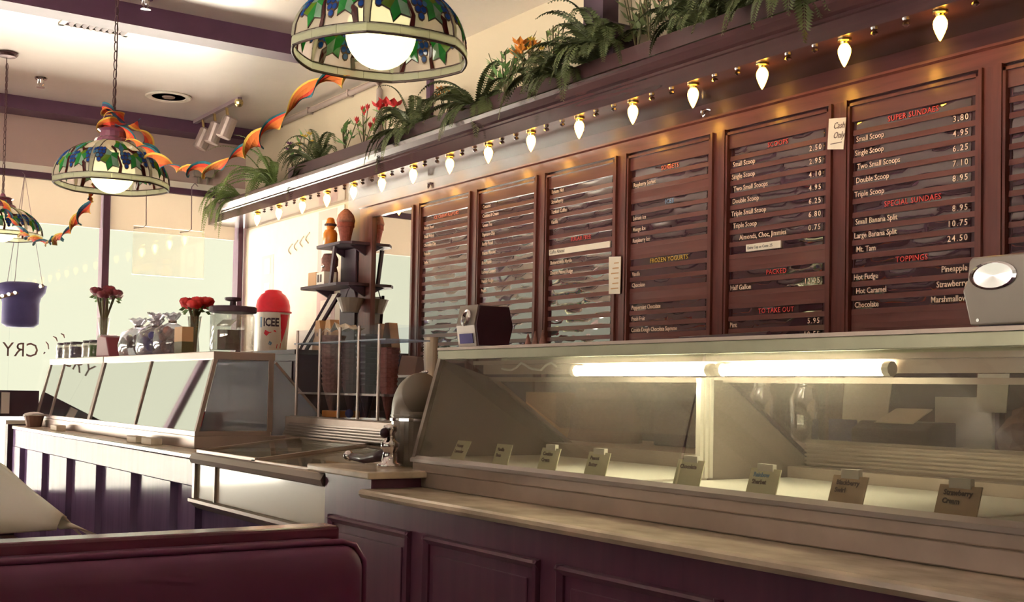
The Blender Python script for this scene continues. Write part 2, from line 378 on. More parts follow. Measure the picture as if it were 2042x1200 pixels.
# ---- wall rails and stiles round the boards
BY0, PITCH, BW = 6.834, .7094, .61
struct('trim_4', MB().prism([(XW, 2.425), (XW-.02, 2.425), (XW-.02, 2.488), (XW-.034, 2.494), (XW-.034, 2.504), (XW, 2.508)], 'y', -.5, 7.72), MT['wood'])
stl = [(7.72, 7.56)]+[(BY0+.005+PITCH-BW-PITCH*0+(-PITCH)*k, BY0-.005-PITCH*(k-0)) for k in range(0)]
edges = [7.515]+[BY0-PITCH*k for k in range(9)]
st = struct('trim_5', box(XW-.02, XW, 7.52, 7.72, .95, 2.425), MT['woodv'])
for k in range(0, 9):
    yl = BY0-PITCH*k
    prev_right = 6.93 if k == 0 else BY0-PITCH*(k-1)-BW
    sb = MB(); sb.box(XW-.02, XW, yl+.002, prev_right-.002, .95, 2.425); sb.box(XW-.034, XW-.02, yl+.002, yl+.016, .95, 2.425); sb.box(XW-.034, XW-.02, prev_right-.016, prev_right-.002, .95, 2.425)
    sb.build('stile', MT['woodv'], st)

# ================================================================== MENU BOARDS
PR = .0567; ZT = 2.334; NROW = 17
def wavy(y0, y1, h, seed, tilt=.0015):
    rnd = random.Random(seed); n = 14; mb = MB(); ph = rnd.uniform(0, 6); ph2 = rnd.uniform(0, 6); vs = []
    for k in range(n+1):
        y = y0+(y1-y0)*k/n; a = .0016*sin(ph+k*.55)+.0010*sin(ph2+k*1.3)
        vs += [(-.006+a*.4-tilt, y, -h/2), (-.006+a*.8-tilt*.5, y, 0), (-.006-a*.4, y, h/2)]
    fs = []
    for k in range(n):
        i = 3*k; j = i+3; fs += [(i, i+1, j+1, j), (i+1, i+2, j+2, j+1)]
    mb.add(vs, fs)
    return mb.box(-.004, .002, y1, y0, -h/2, h/2)
hb = BW/2
STRIPS = [wavy(hb-.022, -hb+.045, .0345, s) for s in range(5)]
menus = {
 0: [('H', 'ICE CREAM FLAVORS', 'txtor'), 'Butter Pecan', 'Black Walnut', 'Chocolate Chip', 'Pistachio', 'Toffee', '', '', '', '', '', '', '', '', '', '', ''],
 1: ['Coconut', 'Cookies & Cream', 'Green Tea', 'Espresso Chip', 'Rocky Road', 'Mocha Almond', 'Rum Raisin', 'Lemon Custard', 'Marble Fudge', 'Peach', '', '', '', '', '', '', ''],
 2: ['Banana Nut', 'Strawberry', 'Turkish Coffee', 'Vanilla', '', ('H', 'SUGAR FREE', 'txtred'), ('W', 'Coffee Almond', ''), 'Butterscotch Marble', 'Double Peanut Fudge', '', '', '', '', '', '', '', ''],
 3: [('H', 'SORBETS', 'txtor'), 'Raspberry Sorbet', '', ('H', 'ICES', 'txtblue'), 'Lemon Ice', 'Mango Ice', 'Raspberry Ice', '', ('H', 'FROZEN YOGURTS', 'txtyel'), 'Vanilla', 'Chocolate', '', 'Peppermint Chocolate', 'Fresh Fruit', 'Cookie Dough Chocolate Supreme', '', ''],
 4: [('H', 'SCOOPS', 'txtred'), ('P', 'Small Scoop', '2.50'), ('P', 'Single Scoop', '2.95'), ('P', 'Two Small Scoops', '4.10'), ('P', 'Double Scoop', '4.95'), ('P', 'Triple Small Scoop', '6.25'), ('P', 'Triple Scoop', '6.80'), ('P', '      Almonds, Choc, Jimmies', '0.75'), ('L', '', ''), '', ('H', 'PACKED', 'txtred'), ('P', 'Half Gallon', '12.25'), '', ('H', 'TO TAKE OUT', 'txtred'), ('P', 'Pint', '5.95'), ('P', 'Quart', '10.55'), ''],
 5: [('H', 'SUPER SUNDAES', 'txtred'), ('P', 'Small Scoop', '3.80'), ('P', 'Single Scoop', '4.95'), ('P', 'Two Small Scoops', '6.25'), ('P', 'Double Scoop', '7.10'), ('P', 'Triple Scoop', '8.95'), ('H', 'SPECIAL SUNDAES', 'txtred'), ('P', 'Small Banana Split', '8.95'), ('P', 'Large Banana Split', '10.75'), ('P', 'Mt. Tam', '24.50'), ('H', 'TOPPINGS', 'txtred'), ('P', 'Hot Fudge', 'Pineapple'), ('P', 'Hot Caramel', 'Strawberry'), ('P', 'Chocolate', 'Marshmallow'), '', '', ''],
 6: ['']*17,
}
blabels = ['wooden menu board of slats next to the wall mirror, mostly bright reflections', 'slatted wooden menu board directly behind the black napkin dispenser',
 'slatted wooden menu board with one cream strip across its middle', 'slatted wooden menu board headed with sorbets, ices and frozen yogurts',
 'slatted wooden menu board listing scoops and their prices', 'slatted wooden menu board listing super sundaes and toppings', 'slatted wooden menu board cut off by the right picture edge']
frame_mb = MB()
for a, b in ((hb-.012, hb), (-hb, -hb+.012)): frame_mb.box(-.03, 0, a, b, -1.0, .075)
frame_mb.box(-.03, 0, -hb, hb, .063, .075)
head_mb = box(-.016, 0, -hb+.012, hb-.012, .0, .063)
back_mb = box(-.002, 0, -hb, hb, -1.0, .075)
slat_mb = MB().prism([(0, -.0108), (-.0115, -.0108), (-.0095, .0108), (0, .0108)], 'y', -hb+.014, hb-.014)
meshes = {}
for k in range(7):
    yc = BY0-PITCH*k-hb
    t = thing('menu_board', (XW, yc, ZT), blabels[k], 'menu board', 'slatted menu boards on the wood wall')
    back_mb.build('back_panel', MT['boardback'], t, local=True)
    frame_mb.build('frame', MT['woodv'], t, local=True)
    head_mb.build('head_panel', MT['slat'], t, local=True)
    for i in range(NROW):
        row = menus[k][i] if i < len(menus[k]) else ''
        if 'slat' in meshes:
            o = bpy.data.objects.new('slat', meshes['slat']); COL.objects.link(o); o.parent = t
        else:
            o = slat_mb.build('slat', MT['slat'], t, local=True); meshes['slat'] = o.data
        o.location = (0, 0, -PR*(i+1)+.0108)
        blank = (row == '' and k in (3, 4, 5))
        v = (i*3+k) % 5
        key = 'strip%d%d' % (v, 0)
        if blank:
            if 'blank' in meshes:
                o = bpy.data.objects.new('blank_slat', meshes['blank']); COL.objects.link(o); o.parent = t
            else:
                o = box(-.010, 0, -hb+.014, hb-.014, -.0175, .0175).build('blank_slat', MT['slat'], t, local=True); meshes['blank'] = o.data
            o.location = (0, 0, -PR*i-.0176)
            continue
        if key in meshes:
            o = bpy.data.objects.new('menu_strip', meshes[key]); COL.objects.link(o); o.parent = t
        else:
            o = STRIPS[v].build('menu_strip', MT['strip'], t, local=True, smooth=True); meshes[key] = o.data
        o.location = (0, 0, -PR*i-.0176)
        org = Vector((XW, yc, ZT))+o.location; ORG[o.name] = org
        xo = XW-.0095
        def T(s, y, m, size=.031, al='LEFT', wd=.9, tz=-.0105, sp=1.0): place_text('lettering', s, size, MT[m], (xo, yc+y, org.z+tz), (0, -1, 0), (0, 0, 1), o, align=al, width=wd, bold=.0002, space=sp)
        if isinstance(row, str):
            if row: T(row, hb-.03, 'txt', .03, wd=.8)
        elif row[0] == 'H': T(row[1], 0.0, row[2], .031, 'CENTER', .98, -.0105, 1.08)
        elif row[0] == 'P':
            T(row[1], hb-.035+(.006*((i*7) % 3)), 'txt', .032)
            al = 'RIGHT'; T(row[2], -hb+.055, 'txt', .033, al, .95 if row[2][0].isdigit() else .9, -.009, 1.3 if row[2][0].isdigit() else 1.0)
        elif row[0] == 'W':
            box(xo-.004, xo+.008, yc-hb+.05, yc+hb-.02, org.z-.016, org.z+.016).build('paper_strip', MT['paper'], o)
            place_text('lettering', row[1], .028, MT['ink'], (xo-.005, yc+hb-.03, org.z-.008), (0, -1, 0), (0, 0, 1), o, width=.78)
        elif row[0] == 'L':
            box(xo-.006, xo+.004, yc-.03, yc+.18, org.z-.012, org.z+.02).build('paper_label', MT['paper'], o)
            place_text('lettering', 'Extra Cup or Cone .25', .018, MT['inkdk'], (xo-.007, yc+.17, org.z-.002), (0, -1, 0), (0, 0, 1), o, width=.9)
for y, z, mm, lb in ((4.16, 2.545, 'chrome', 'small chrome cup hook on the frieze above the sorbets board'), (6.75, 2.545, 'dark', 'small dark hook on the frieze above the mirror side post')):
    h = thing('wall_hook', (XW, y, z), lb, 'hook', 'hooks on the wooden frieze')
    MB().tube([(XW-.001, y+.03, z), (XW-.012, y+.015, z+.004), (XW-.012, y-.015, z+.004), (XW-.001, y-.03, z)], .005, 6).build('hook_plate', MT[mm], h)
    MB().tube([(XW-.012, y+.010, z), (XW-.016, y+.009, z-.02), (XW-.018, y, z-.028), (XW-.016, y-.009, z-.02), (XW-.012, y-.010, z)], .004, 6).build('hook_loop', MT[mm], h)
# notes pinned on the stiles
n1 = thing('note', (XW-.036, 3.335, 2.222), 'white handwritten note pinned on the post between scoops and sundaes boards', 'note')
MB().quad3((XW-.04, 3.382, 2.235), (XW-.04, 3.297, 2.222), (XW-.04, 3.285, 2.352), (XW-.04, 3.375, 2.362), .003).build('sheet', MT['paper'], n1)
place_text('lettering', 'Cash', .038, MT['ink'], (XW-.043, 3.352, 2.315), (0, -.985, -.08), (0, -.08, .985), n1, shear=.3, width=.8)
place_text('lettering', 'Only', .038, MT['ink'], (XW-.043, 3.352, 2.275), (0, -.985, -.08), (0, -.08, .985), n1, shear=.3, width=.8)
box(XW-.043, XW-.0415, 3.305, 3.365, 2.252, 2.255).build('underline', MT['ink'], n1)
n2 = thing('note', (XW-.036, 4.775, 1.71), 'tan paper strip taped on the post beside the sorbets board', 'note')
MB().quad3((XW-.04, 4.822, 1.712), (XW-.04, 4.732, 1.708), (XW-.04, 4.728, 1.898), (XW-.04, 4.826, 1.905), .003).build('sheet', MT['paper'], n2)
for i in range(6): box(XW-.043, XW-.0415, 4.745, 4.805-.012*(i % 3), 1.735+.026*i, 1.741+.026*i).build('text_line', MT['tan'], n2)

# mirror
mr = thing('wall_mirror', (XW, 7.2, 1.3), 'tall mirror panel in the wood wall left of the menu boards', 'mirror')
box(XW-.012, XW-.004, 6.94, 7.51, 1.05, 2.41).build('mirror_glass', MT['mirror'], mr)
mf = MB()
for a, b in ((6.93, 6.945), (7.505, 7.52)): mf.box(XW-.03, XW, a, b, 1.05, 2.425)
mf.box(XW-.03, XW, 6.93, 7.52, 2.41, 2.425)
mf.build('frame', MT['woodv'], mr)

# ================================================================== STRING OF FLAME BULBS
XB = 3.60
bys = [9.704, 9.24, 8.771, 8.32, 7.871, 7.43, 6.985, 6.511, 6.059, 5.609, 5.153, 4.701, 4.252, 3.799, 3.332, 2.866, 2.40, 1.93]
bys = [y*XB/3.9 for y in bys]
def make_bulb(loc):
    t = thing('flame_bulb', loc, 'lit flame bulb', 'light bulb', 'lit flame bulbs along the soffit')
    MB().lathe([(.012, 0), (.027, -.001), (.027, -.006), (.017, -.009), (.0155, -.017), (.012, -.018)], 14).build('socket', MT['brass'], t, local=True, smooth=False)
    MB().lathe([(.011, -.016), (.018, -.023), (.0235, -.034), (.025, -.045), (.0225, -.06), (.017, -.075), (.010, -.091), (.004, -.102), (.0005, -.106)], 14).build('bulb_glass', MT['bulb'], t, local=True, smooth=True)
    return t
b0 = None
where = ['nearest the end window', 'second from the end window', 'third from the end window', 'fourth from the end window', 'fifth from the end window', 'left of the wall mirror top', 'above the wall mirror',
 'above the menu board beside the mirror', 'above the board behind the napkin dispenser', 'left above the board with the cream strip', 'right above the board with the cream strip', 'above the sorbets menu board', 'above the post left of scoops board', 'above the scoops menu board', 'above the note saying cash', 'above the super sundaes menu board', 'beyond the right picture edge', 'last past the right picture edge']
for i, y in enumerate(bys):
    if b0 is None: b0 = o = make_bulb((XB, y, 2.577))
    else: o = copy_tree(b0); o.location = (XB, y, 2.577)
    o['label'] = 'lit flame bulb under the soffit, '+where[i]
clip = None
for i in range(len(bys)-1):
    for fr_ in (.33, .66):
        y = bys[i]+(bys[i+1]-bys[i])*fr_
        if clip is None:
            clip = thing('wire_clip', (XB, y, 2.577), 'small shiny wire clip under the soffit between flame bulbs', 'clip', 'wire clips between the flame bulbs')
            MB().lathe([(.004, 0), (.012, -.004), (.014, -.012), (.006, -.018), (.001, -.019)], 8).build('clip_cap', MT['chrome'], clip, local=True)
            o = clip
        else: o = copy_tree(clip)
        o.location = (XB, y, 2.577)

# ================================================================== RIGHT GLASS CASE
def glass_case(t, y0, y1, xtop=2.30, post_ends=(True, True), gl='glass', frame='steelw', ztop=1.36, fascia=.045):
    zb = .945; zt = ztop-fascia
    # base: steel apron + body
    b = MB(); b.box(2.20, 3.0, y0, y1, .898, zb-.012); b.box(2.206, 3.0, y0+.002, y1-.002, .8425, .898)
    b.build('base_apron', MT[frame], t, bevel=.004)
    b = MB(); b.prism([(2.19, zb-.012), (2.19, zb), (2.205, zb+.012), (2.225, zb+.006), (2.225, zb-.012)], 'y', y0, y1)
    b.build('sill_rail', MT['alu'] if frame != 'steelw' else MT['steel'], t)
    box(xtop-.002, 2.60, y0, y1, ztop-.010, ztop).build('top_slab', MT['steelw'], t)
    b = MB(); b.box(xtop, xtop+.012, y0, y1, zt, ztop-.0102); b.box(2.588, 2.60, y0, y1, zt-.02, ztop-.0102)
    b.build('top_shelf', MT['fascia'], t, bevel=.003)
    box(2.52, 2.55, y0+.02, y1-.02, 1.238, 1.254).build('rear_top_bar', MT[frame], t)
    return zb, zt
RC = thing('display_case', (2.5, 1.5, .86), 'long empty ice cream display case with slanted glass on the right counter', 'display case')
RY0, RY1 = -.6, 3.90
zb, zt = glass_case(RC, RY0, RY1)
# slanted front panes
for a, b in ((2.47, RY1-.02), (RY0, 2.455)):
    MB().quad3((2.215, b, zb+.006), (2.215, a, zb+.006), (2.318, a, zt+.004), (2.318, b, zt+.004), .006).build('front_pane', MT['glass'], RC)
# front edge frame at left end
MB().bar((2.205, RY1-.012, zb), (2.312, RY1-.012, zt+.01), .022, .02).build('corner_frame', MT['steel'], RC)
endp = [(2.21, zb), (2.315, zt), (2.545, 1.25), (2.90, 1.0), (2.96, .965), (2.96, .90), (2.21, .90)]
MB().prism(endp, 'y', RY1-.012, RY1).build('end_panel', MT['grey'], RC)
MB().bar((2.545, RY1-.02, 1.245), (2.955, RY1-.02, .968), .02, .014).build('end_panel_trim', MT['steelw'], RC)
dvp = [(2.47, .90), (2.47, 1.245), (2.545, 1.245), (2.96, .965), (2.96, .90)]
MB().prism(dvp, 'y', 2.60, 2.61).build('divider_panel', MT['grey'], RC)
MB().bar((2.545, 2.60, 1.245), (2.955, 2.60, .968), .016, .012).build('divider_trim', MT['dark'], RC)
b = MB()
for x in (2.435, 2.455, 2.475): b.box(x-.007, x+.005, 2.595, 2.615, .955, 1.25)
b.build('divider_post', MT['white'], RC)
# rear sliding panes
for a, b in ((2.62, RY1-.03), (RY0, 2.60)):
    MB().quad3((2.56, b, 1.245), (2.56, a, 1.245), (2.86, a, 1.06), (2.86, b, 1.06), .005).build('rear_pane', MT['clean'], RC)
# well floor, tubs and back panel
box(2.23, 2.96, RY0, RY1-.012, .905, .94).build('well_floor', MT['grey'], RC)
for i, (a, b) in enumerate(((2.66, 3.86), (1.55, 2.58), (.5, 1.53), (-.55, .48))):
    box(2.26, 2.78, a, b, .94, .952).build('well_lid', MT['white'], RC, bevel=.003)
box(2.79, 2.86, RY0, 2.59, .94, .985).build('back_ledge', MT['steelw'], RC)
rb = MB(); rb.box(2.875, 2.89, RY0, 2.59, .985, 1.068)
for i in range(6): rb.box(2.866, 2.876, RY0, 2.59, .992+.0125*i, .998+.0125*i)
rb.build('ribbed_back_panel', MT['steelw'], RC)
box(2.80, 2.89, 2.62, RY1-.03, .94, 1.0).build('back_ledge', MT['steelw'], RC)
# tubes
for a, b in ((2.50, 3.16), (1.88, 2.48)):
    tb = MB().tube([(2.385, a+.02, 1.272), (2.385, b-.02, 1.272)], .0165, 10).build('fluorescent_tube', MT['tube'], RC, smooth=True)
    for y in (a+.01, b-.01): MB().tube([(2.385, y-.01, 1.272), (2.385, y+.01, 1.272)], .019, 10).build('tube_end', MT['white'], tb)
b = MB(); b.box(2.365, 2.41, -.4, 3.75, 1.296, 1.31); b.box(2.41, 2.416, -.4, 3.75, 1.262, 1.31); b.build('tube_housing', MT['steelw'], RC)
b = MB(); pts = [(2.36, 3.55-.03*i, 1.285-.012*sin(i*1.1)-.004*cos(i*2.3)) for i in range(12)]; b.tube(pts, .004, 5); b.build('loose_cable', MT['white'], RC)

# flavour cards behind the front glass
cards = [(3.655, .080, 0, 'tilted faint white flavour card at the far left end of the case', 0), (3.385, .084, 1, 'pale flavour card second from left inside the display case', 0), (3.115, .090, 2, 'flavour card third from left, with a clip, inside the display case', 1), (2.865, .094, 3, 'bright flavour card fourth from left inside the display case', 1),
 (2.458, .096, 4, 'flavour card beside the divider post in the display case', 1), (2.178, .094, 5, 'flavour card with blue and orange print right of divider post', 1), (1.905, .094, 6, 'tan flavour card with torn label, second from right in the case', 2), (1.605, .096, 7, 'tan flavour card nearest the right picture edge', 2)]
words = [('Honey', 'Lavender'), ('Vanilla', 'Bean'), ('Cookies', 'Cream'), ('Peanut', 'Butter'), ('Chocolate', ''), ('Rainbow', 'Sherbet'), ('Blackberry', 'Swirl'), ('Strawberry', 'Cream')]
for (y, wd, i, lb, kind) in cards:
    x0 = 2.236+.012; z0 = .95; h = .070 if i < 5 else .064; dx = .022
    t = thing('flavour_card', (x0, y, z0), lb, 'label card', 'flavour cards in the display case')
    m = MT['cardtan'] if kind == 2 else MT['card']
    sk = .010 if i == 0 else .0
    a, bq = (x0, y+wd*.55+sk, z0), (x0, y-wd*.55+sk, z0); c, d = (x0+dx, y-wd*.55-sk, z0+h), (x0+dx, y+wd*.55-sk, z0+h)
    MB().quad3(a, bq, c, d, .003).build('card_sheet', m, t)
    if kind: box(x0+dx-.006, x0+dx+.008, y-wd*.28, y+wd*.28, z0+h-.006, z0+h+.012+.004*(kind-1)).build('clip', MT['white'], t)
    n = Vector((h, 0, -dx)).normalized(); Y = Vector((dx, 0, h)).normalized()
    for q, zz in ((0, .66), (1, .38)):
        pos = Vector(a).lerp(Vector(d), zz)-n*.0035+Vector((0, -wd*.16, 0))
        m2 = MT['txtblue'] if i == 5 and q == 0 else MT['ink']
        if words[i][q]: place_text('lettering', words[i][q], .0165, m2, pos, (0, -1, 0), Y, t, width=.95, bold=.0006)

# ================================================================== RIGHT COUNTER
CT = thing('counter', (2.3, 1.5, 0), 'dark panelled wooden counter with pale marble ledge on the right', 'counter')
CY0, CY1 = -.6, 3.842
box(2.0, 2.95, CY0, 4.222, 0, .812).build('body', MT['counterr'], CT)
box(2.0, 2.42, CY1+.0, 4.222, .812, .878).build('end_block', MT['counterr'], CT)
mb = MB().prism([(1.955, .818), (1.95, .825), (1.952, .836), (1.962, .842), (2.95, .842), (2.95, .812), (1.96, .812)], 'y', CY0, CY1)
mb.build('marble_ledge', MT['marble'], CT, smooth=False)
box(1.965, 2.44, 3.80, 4.32, .878, .904).build('marble_cap', MT['marble'], CT, bevel=.006)
box(2.98, 3.02, CY0, 3.9, 0, .90).build('rear_cladding', MT['steelw'], CT)
ys = [4.168, 3.536]
py = [(4.166, 3.540), (3.442, 2.79), (2.70, 2.05), (1.96, 1.31), (1.22, .57), (.48, -.17)]
for a, b in py:
    f = MB(); z1 = .722; z0 = .10; wt = .028
    def mould(p, q):  # sloped moulding ring
        f.prism(p, q[0], q[1], q[2])
    prof = lambda s0, s: [(s0, 0), (s0, 0)]
    f.prism([(2.0, z1), (1.985, z1-.004), (1.980, z1-.012), (1.992, z1-wt), (2.0, z1-wt)], 'y', b, a)
    f.prism([(2.0, z0), (1.985, z0+.004), (1.980, z0+.012), (1.992, z0+wt), (2.0, z0+wt)], 'y', b, a)
    for yy, sg in ((a, -1), (b, 1)):
        f.prism([(2.0, yy), (1.985, yy+sg*.004), (1.980, yy+sg*.012), (1.992, yy+sg*wt), (2.0, yy+sg*wt)], 'z', z0, z1)
    f.build('panel_frame', MT['counterr'], CT)
    box(1.994, 2.001, b+.06, a-.06, z0+.06, z1-.06).build('panel', MT['counterr'], CT, bevel=.003)
# small brown box lying at right picture edge on marble
t = thing('block', (1.985, 1.12, .842), 'small tan block on the marble ledge at right picture edge', 'block')
box(1.995, 2.10, 1.05, 1.265, .8425, .872).build('block', MT['marble'], t, bevel=.008)

# things on the counter end
cx, cy, cz = 2.30, 4.085, .905
t = thing('dipper_tower', (cx, cy, cz), 'grey metal tower with rounded elbow top standing at the left end of the right case', 'dispenser')
r = .082
MB().lathe([(r, 0), (r, .19), (r+.003, .191), (r+.003, .197), (r, .198), (r, .21)], 28, (cx, cy, cz)).build('pipe', MT['grey'], t, smooth=False)
# elbow dome : quarter torus bending towards the right (-y)
e = MB(); n = 24; vs = []; fs = []; m = 9
for i in range(m):
    a = (pi/2)*i/(m-1); R = .07
    for k in range(n):
        ph = 2*pi*k/n; rr = r
        # circle in plane, centre arcs about the point (cy-R)
        u = rr*cos(ph); v = rr*sin(ph)
        ycc = cy-R+(R+max(u, -R))*cos(a); zcc = cz+.21+(R+max(u, -R))*sin(a)
        vs.append((cx+v, ycc, zcc))
for i in range(m-1):
    for k in range(n): fs.append((i*n+k, i*n+(k+1) % n, (i+1)*n+(k+1) % n, (i+1)*n+k))
fs.append(tuple(range((m-1)*n, m*n)))
e.add(vs, fs); e.build('elbow', MT['grey'], t, smooth=True)
rim = MB()
for k in range(16):
    a = (pi/2)*(k/15.); rim.sphere((cx+.02, cy-.07+(.07+r+.003)*cos(a), cz+.21+(.07+r+.003)*sin(a)), .007, 6, 4)
rim.build('beaded_rim', MT['chrome'], t, smooth=True)
MB().lathe([(r, 0), (r+.006, .002), (r+.006, .012), (r, .014)], 28, (cx, cy, cz+.172)).build('clamp_ring', MT['chrome'], t)
t = thing('lever_tap', (2.16, 4.10, .904), 'chrome tap with black lever handle on the marble cap', 'tap')
MB().lathe([(.05, 0), (.05, .012), (.034, .02), (.03, .045), (.026, .06), (.036, .075), (.036, .095), (.022, .105), (.018, .13), (.026, .137), (.026, .158), (.012, .162), (.001, .163)], 16, (2.17, 4.02, .904)).build('tap_body', MT['chrome'], t, smooth=True)
MB().tube([(2.17, 4.03, .955), (2.17, 4.12, .94), (2.165, 4.22, .925), (2.16, 4.32, .928)], [.024, .022, .018, .014], 10).build('lever_handle', MT['black'], t, smooth=True)
MB().sphere((2.158, 4.345, .93), .022, 12, 8).build('lever_knob', MT['chrome'], t, smooth=True)
MB().sphere((2.135, 4.0, 1.035), .02, 10, 8).build('outlet', MT['black'], t, smooth=True)

# napkin dispensers on the case top
t = thing('napkin_dispenser', (2.40, 3.745, 1.36), 'black napkin dispenser with chrome face on top of the display case', 'napkin dispenser')
prf = [(2.342, 1.366), (2.330, 1.44), (2.345, 1.514), (2.475, 1.514), (2.494, 1.44), (2.475, 1.366)]
MB().prism(prf, 'y', 3.68, 3.81).build('casing', MT['black'], t, bevel=.003)
f = MB(); f.prism([(2.336, 1.364), (2.324, 1.44), (2.339, 1.516), (2.345, 1.514), (2.330, 1.44), (2.342, 1.366)], 'y', 3.684, 3.808); f.build('chrome_face', MT['steel'], t)
MB().quad3((2.3325, 3.79, 1.374), (2.3325, 3.70, 1.374), (2.3275, 3.70, 1.41), (2.3275, 3.79, 1.41), .004).build('face_label', MT['indigo'], t)
MB().lathe([(.03, 0), (.032, .004), (.022, .007), (.001, .004)], 16).xf(Matrix.Translation((2.3285, 3.745, 1.468)) @ Matrix.Rotation(-pi/2+.2, 4, 'Y')).build('round_window', MT['chrome'], t)
box(2.35, 2.47, 3.69, 3.80, 1.3605, 1.366).build('foot', MT['dark'], t)

t = thing('napkin_dispenser', (2.42, 1.50, 1.36), 'chrome napkin dispenser cut off by the right picture edge', 'napkin dispenser')
def sil(y): return y
pf = [(1.632, 1.366), (1.652, 1.445), (1.64, 1.468), (1.636, 1.51), (1.628, 1.518), (1.44, 1.518), (1.42, 1.445), (1.44, 1.366)]
MB().prism(pf, 'x', 2.335, 2.52).build('casing', MT['grey'], t, bevel=.004)
MB().lathe([(.058, 0), (.058, .004), (.05, .006), (.05, .003), (.001, .002)], 24).xf(Matrix.Translation((2.336, 1.575, 1.474)) @ Matrix.Rotation(-pi/2, 4, 'Y') @ Matrix.Diagonal((.55, 1, 1, 1))).build('face_opening', MT['chrome'], t)
for y in (1.612, 1.46): MB().tube([(2.3355, y, 1.377), (2.333, y, 1.377)], .004, 8).build('screw', MT['chrome'], t)
box(2.35, 2.50, 1.45, 1.62, 1.3605, 1.366).build('foot', MT['dark'], t)
# flat scoop / spatula and wafer cone tips on the case top
t = tag(MB().tube([(2.40, 2.66, 1.366), (2.40, 2.45, 1.366), (2.40, 2.30, 1.368)], [.006, .009, .010], 8).build('ice_cream_spade', MT['black']), 'dark flat spade lying on the display case top', 'utensil')
box(2.375, 2.425, 2.66, 2.80, 1.361, 1.367).build('blade', MT['dark'], t)
for i, (y, h) in enumerate(((3.52, .048), (3.475, .056), (3.43, .058))):
    tag(MB().lathe([(.014, 0), (.0125, .008), (.002, h), (.0005, h+.001)], 10, (2.45, y, 1.3605)).build('wafer_cone', MT['cone'], smooth=True), 'small upturned wafer cone beside the black napkin dispenser, %s of three' % ('left', 'middle', 'right')[i], 'wafer cone', 'upturned cones on the case top')
tag(MB().prism([(3.83, 1.3605), (3.83, 1.39), (3.87, 1.395), (3.89, 1.3605)], 'x', 2.42, 2.5).build('wafer_pack', MT['cone'], bevel=.004), 'small brown packet left of the black napkin dispenser', 'packet')

# ================================================================== LEFT COUNTER AND CASE
LC = thing('counter', (2.3, 7.9, 0), 'dark wooden counter with vertical raised panels under the far display case', 'counter')
LY0, LY1 = 5.76, 9.95
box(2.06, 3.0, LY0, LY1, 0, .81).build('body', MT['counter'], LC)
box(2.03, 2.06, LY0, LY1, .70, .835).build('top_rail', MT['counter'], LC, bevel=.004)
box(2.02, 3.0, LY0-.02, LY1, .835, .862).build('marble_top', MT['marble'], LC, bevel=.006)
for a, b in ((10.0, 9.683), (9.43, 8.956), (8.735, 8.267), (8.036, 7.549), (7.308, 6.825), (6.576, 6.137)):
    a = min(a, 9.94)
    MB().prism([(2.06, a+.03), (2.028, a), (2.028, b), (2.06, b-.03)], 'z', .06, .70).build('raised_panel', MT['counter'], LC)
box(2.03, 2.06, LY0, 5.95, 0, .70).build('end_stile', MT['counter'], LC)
FC = thing('display_case', (2.5, 8.1, .862), 'white framed glass display case on the far counter below the windows', 'display case')
FY0, FY1 = 6.25, 9.94
zb2, zt2 = .945, 1.345
b = MB(); b.box(2.19, 3.0, FY0, FY1, .862, .93); b.build('base_apron', MT['alu'], FC, bevel=.004)
b = MB(); b.box(2.19, 2.215, FY0, FY1, .93, .955); b.box(2.215, 2.62, FY0, FY0+.022, .93, .955); b.build('sill_rail', MT['alu'], FC)
b = MB(); b.box(2.285, 2.64, FY0, 8.39, 1.345, 1.388); b.build('top_shelf', MT['alu'], FC, bevel=.004)
b = MB(); b.box(2.285, 2.64, 8.41, FY1, 1.345, 1.388); b.build('top_shelf', MT['white'], FC, bevel=.004)
for a, b in ((FY0+.025, 7.33), (7.37, 8.36), (8.44, 9.48), (9.52, FY1-.03)):
    MB().quad3((2.205, b, .955), (2.205, a, .955), (2.298, a, 1.345), (2.298, b, 1.345), .006).build('front_pane', MT['glassfar'], FC)
for y, wd in ((FY0+.012, .025), (7.35, .022), (8.40, .06), (9.5, .02), (FY1-.015, .03)):
    MB().bar((2.203, y, .95), (2.298, y, 1.35), wd, .02).build('front_post', MT['alu'], FC)
MB().bar((2.617, FY0+.012, .95), (2.617, FY0+.012, 1.35), .024, .03).build('rear_post', MT['alu'], FC)
MB().prism([(2.225, .957), (2.315, 1.343), (2.603, 1.343), (2.603, .957)], 'y', FY0+.008, FY0+.014).build('end_pane', MT['glassend'], FC)
MB().prism([(2.632, .93), (2.632, 1.33), (2.66, 1.33), (3.0, .965), (3.0, .93)], 'y', FY0+.008, FY0+.014).build('rear_end_pane', MT['glassend'], FC)
MB().bar((2.645, FY0+.011, 1.335), (3.0, FY0+.011, .965), .014, .014).build('end_trim', MT['alu'], FC)
MB().quad3((2.64, FY1, 1.335), (2.64, FY0+.03, 1.335), (2.99, FY0+.03, .965), (2.99, FY1, .965), .005).build('rear_pane', MT['jar'], FC)
for y in (8.40,):
    MB().prism([(2.25, .935), (2.315, 1.34), (2.6, 1.34), (2.95, .96), (2.95, .935)], 'y', y-.006, y+.006).build('divider_panel', MT['jar'], FC)
for i, y in enumerate((6.8, 7.9, 8.9)):
    box(2.25, 2.75, y-.42, y+.42, .932, .95).build('tray', MT['white'], FC, bevel=.004)
# pails of sweets inside the near bay
for i, (x, y, m) in enumerate(((2.42, 6.62, 'red'), (2.42, 6.95, 'indigo'), (2.40, 7.18, 'tan'))):
    tag(MB().lathe([(.06, 0), (.075, .09), (.079, .09), (.079, .098), (.07, .098), (.058, .01), (.001, .01)], 16, (x, y, .951)).build('tub', MT[m], smooth=False), '%s tub inside the far display case seen through glass' % ('red', 'bluish', 'tan')[i], 'tub', 'tubs in the far display case')
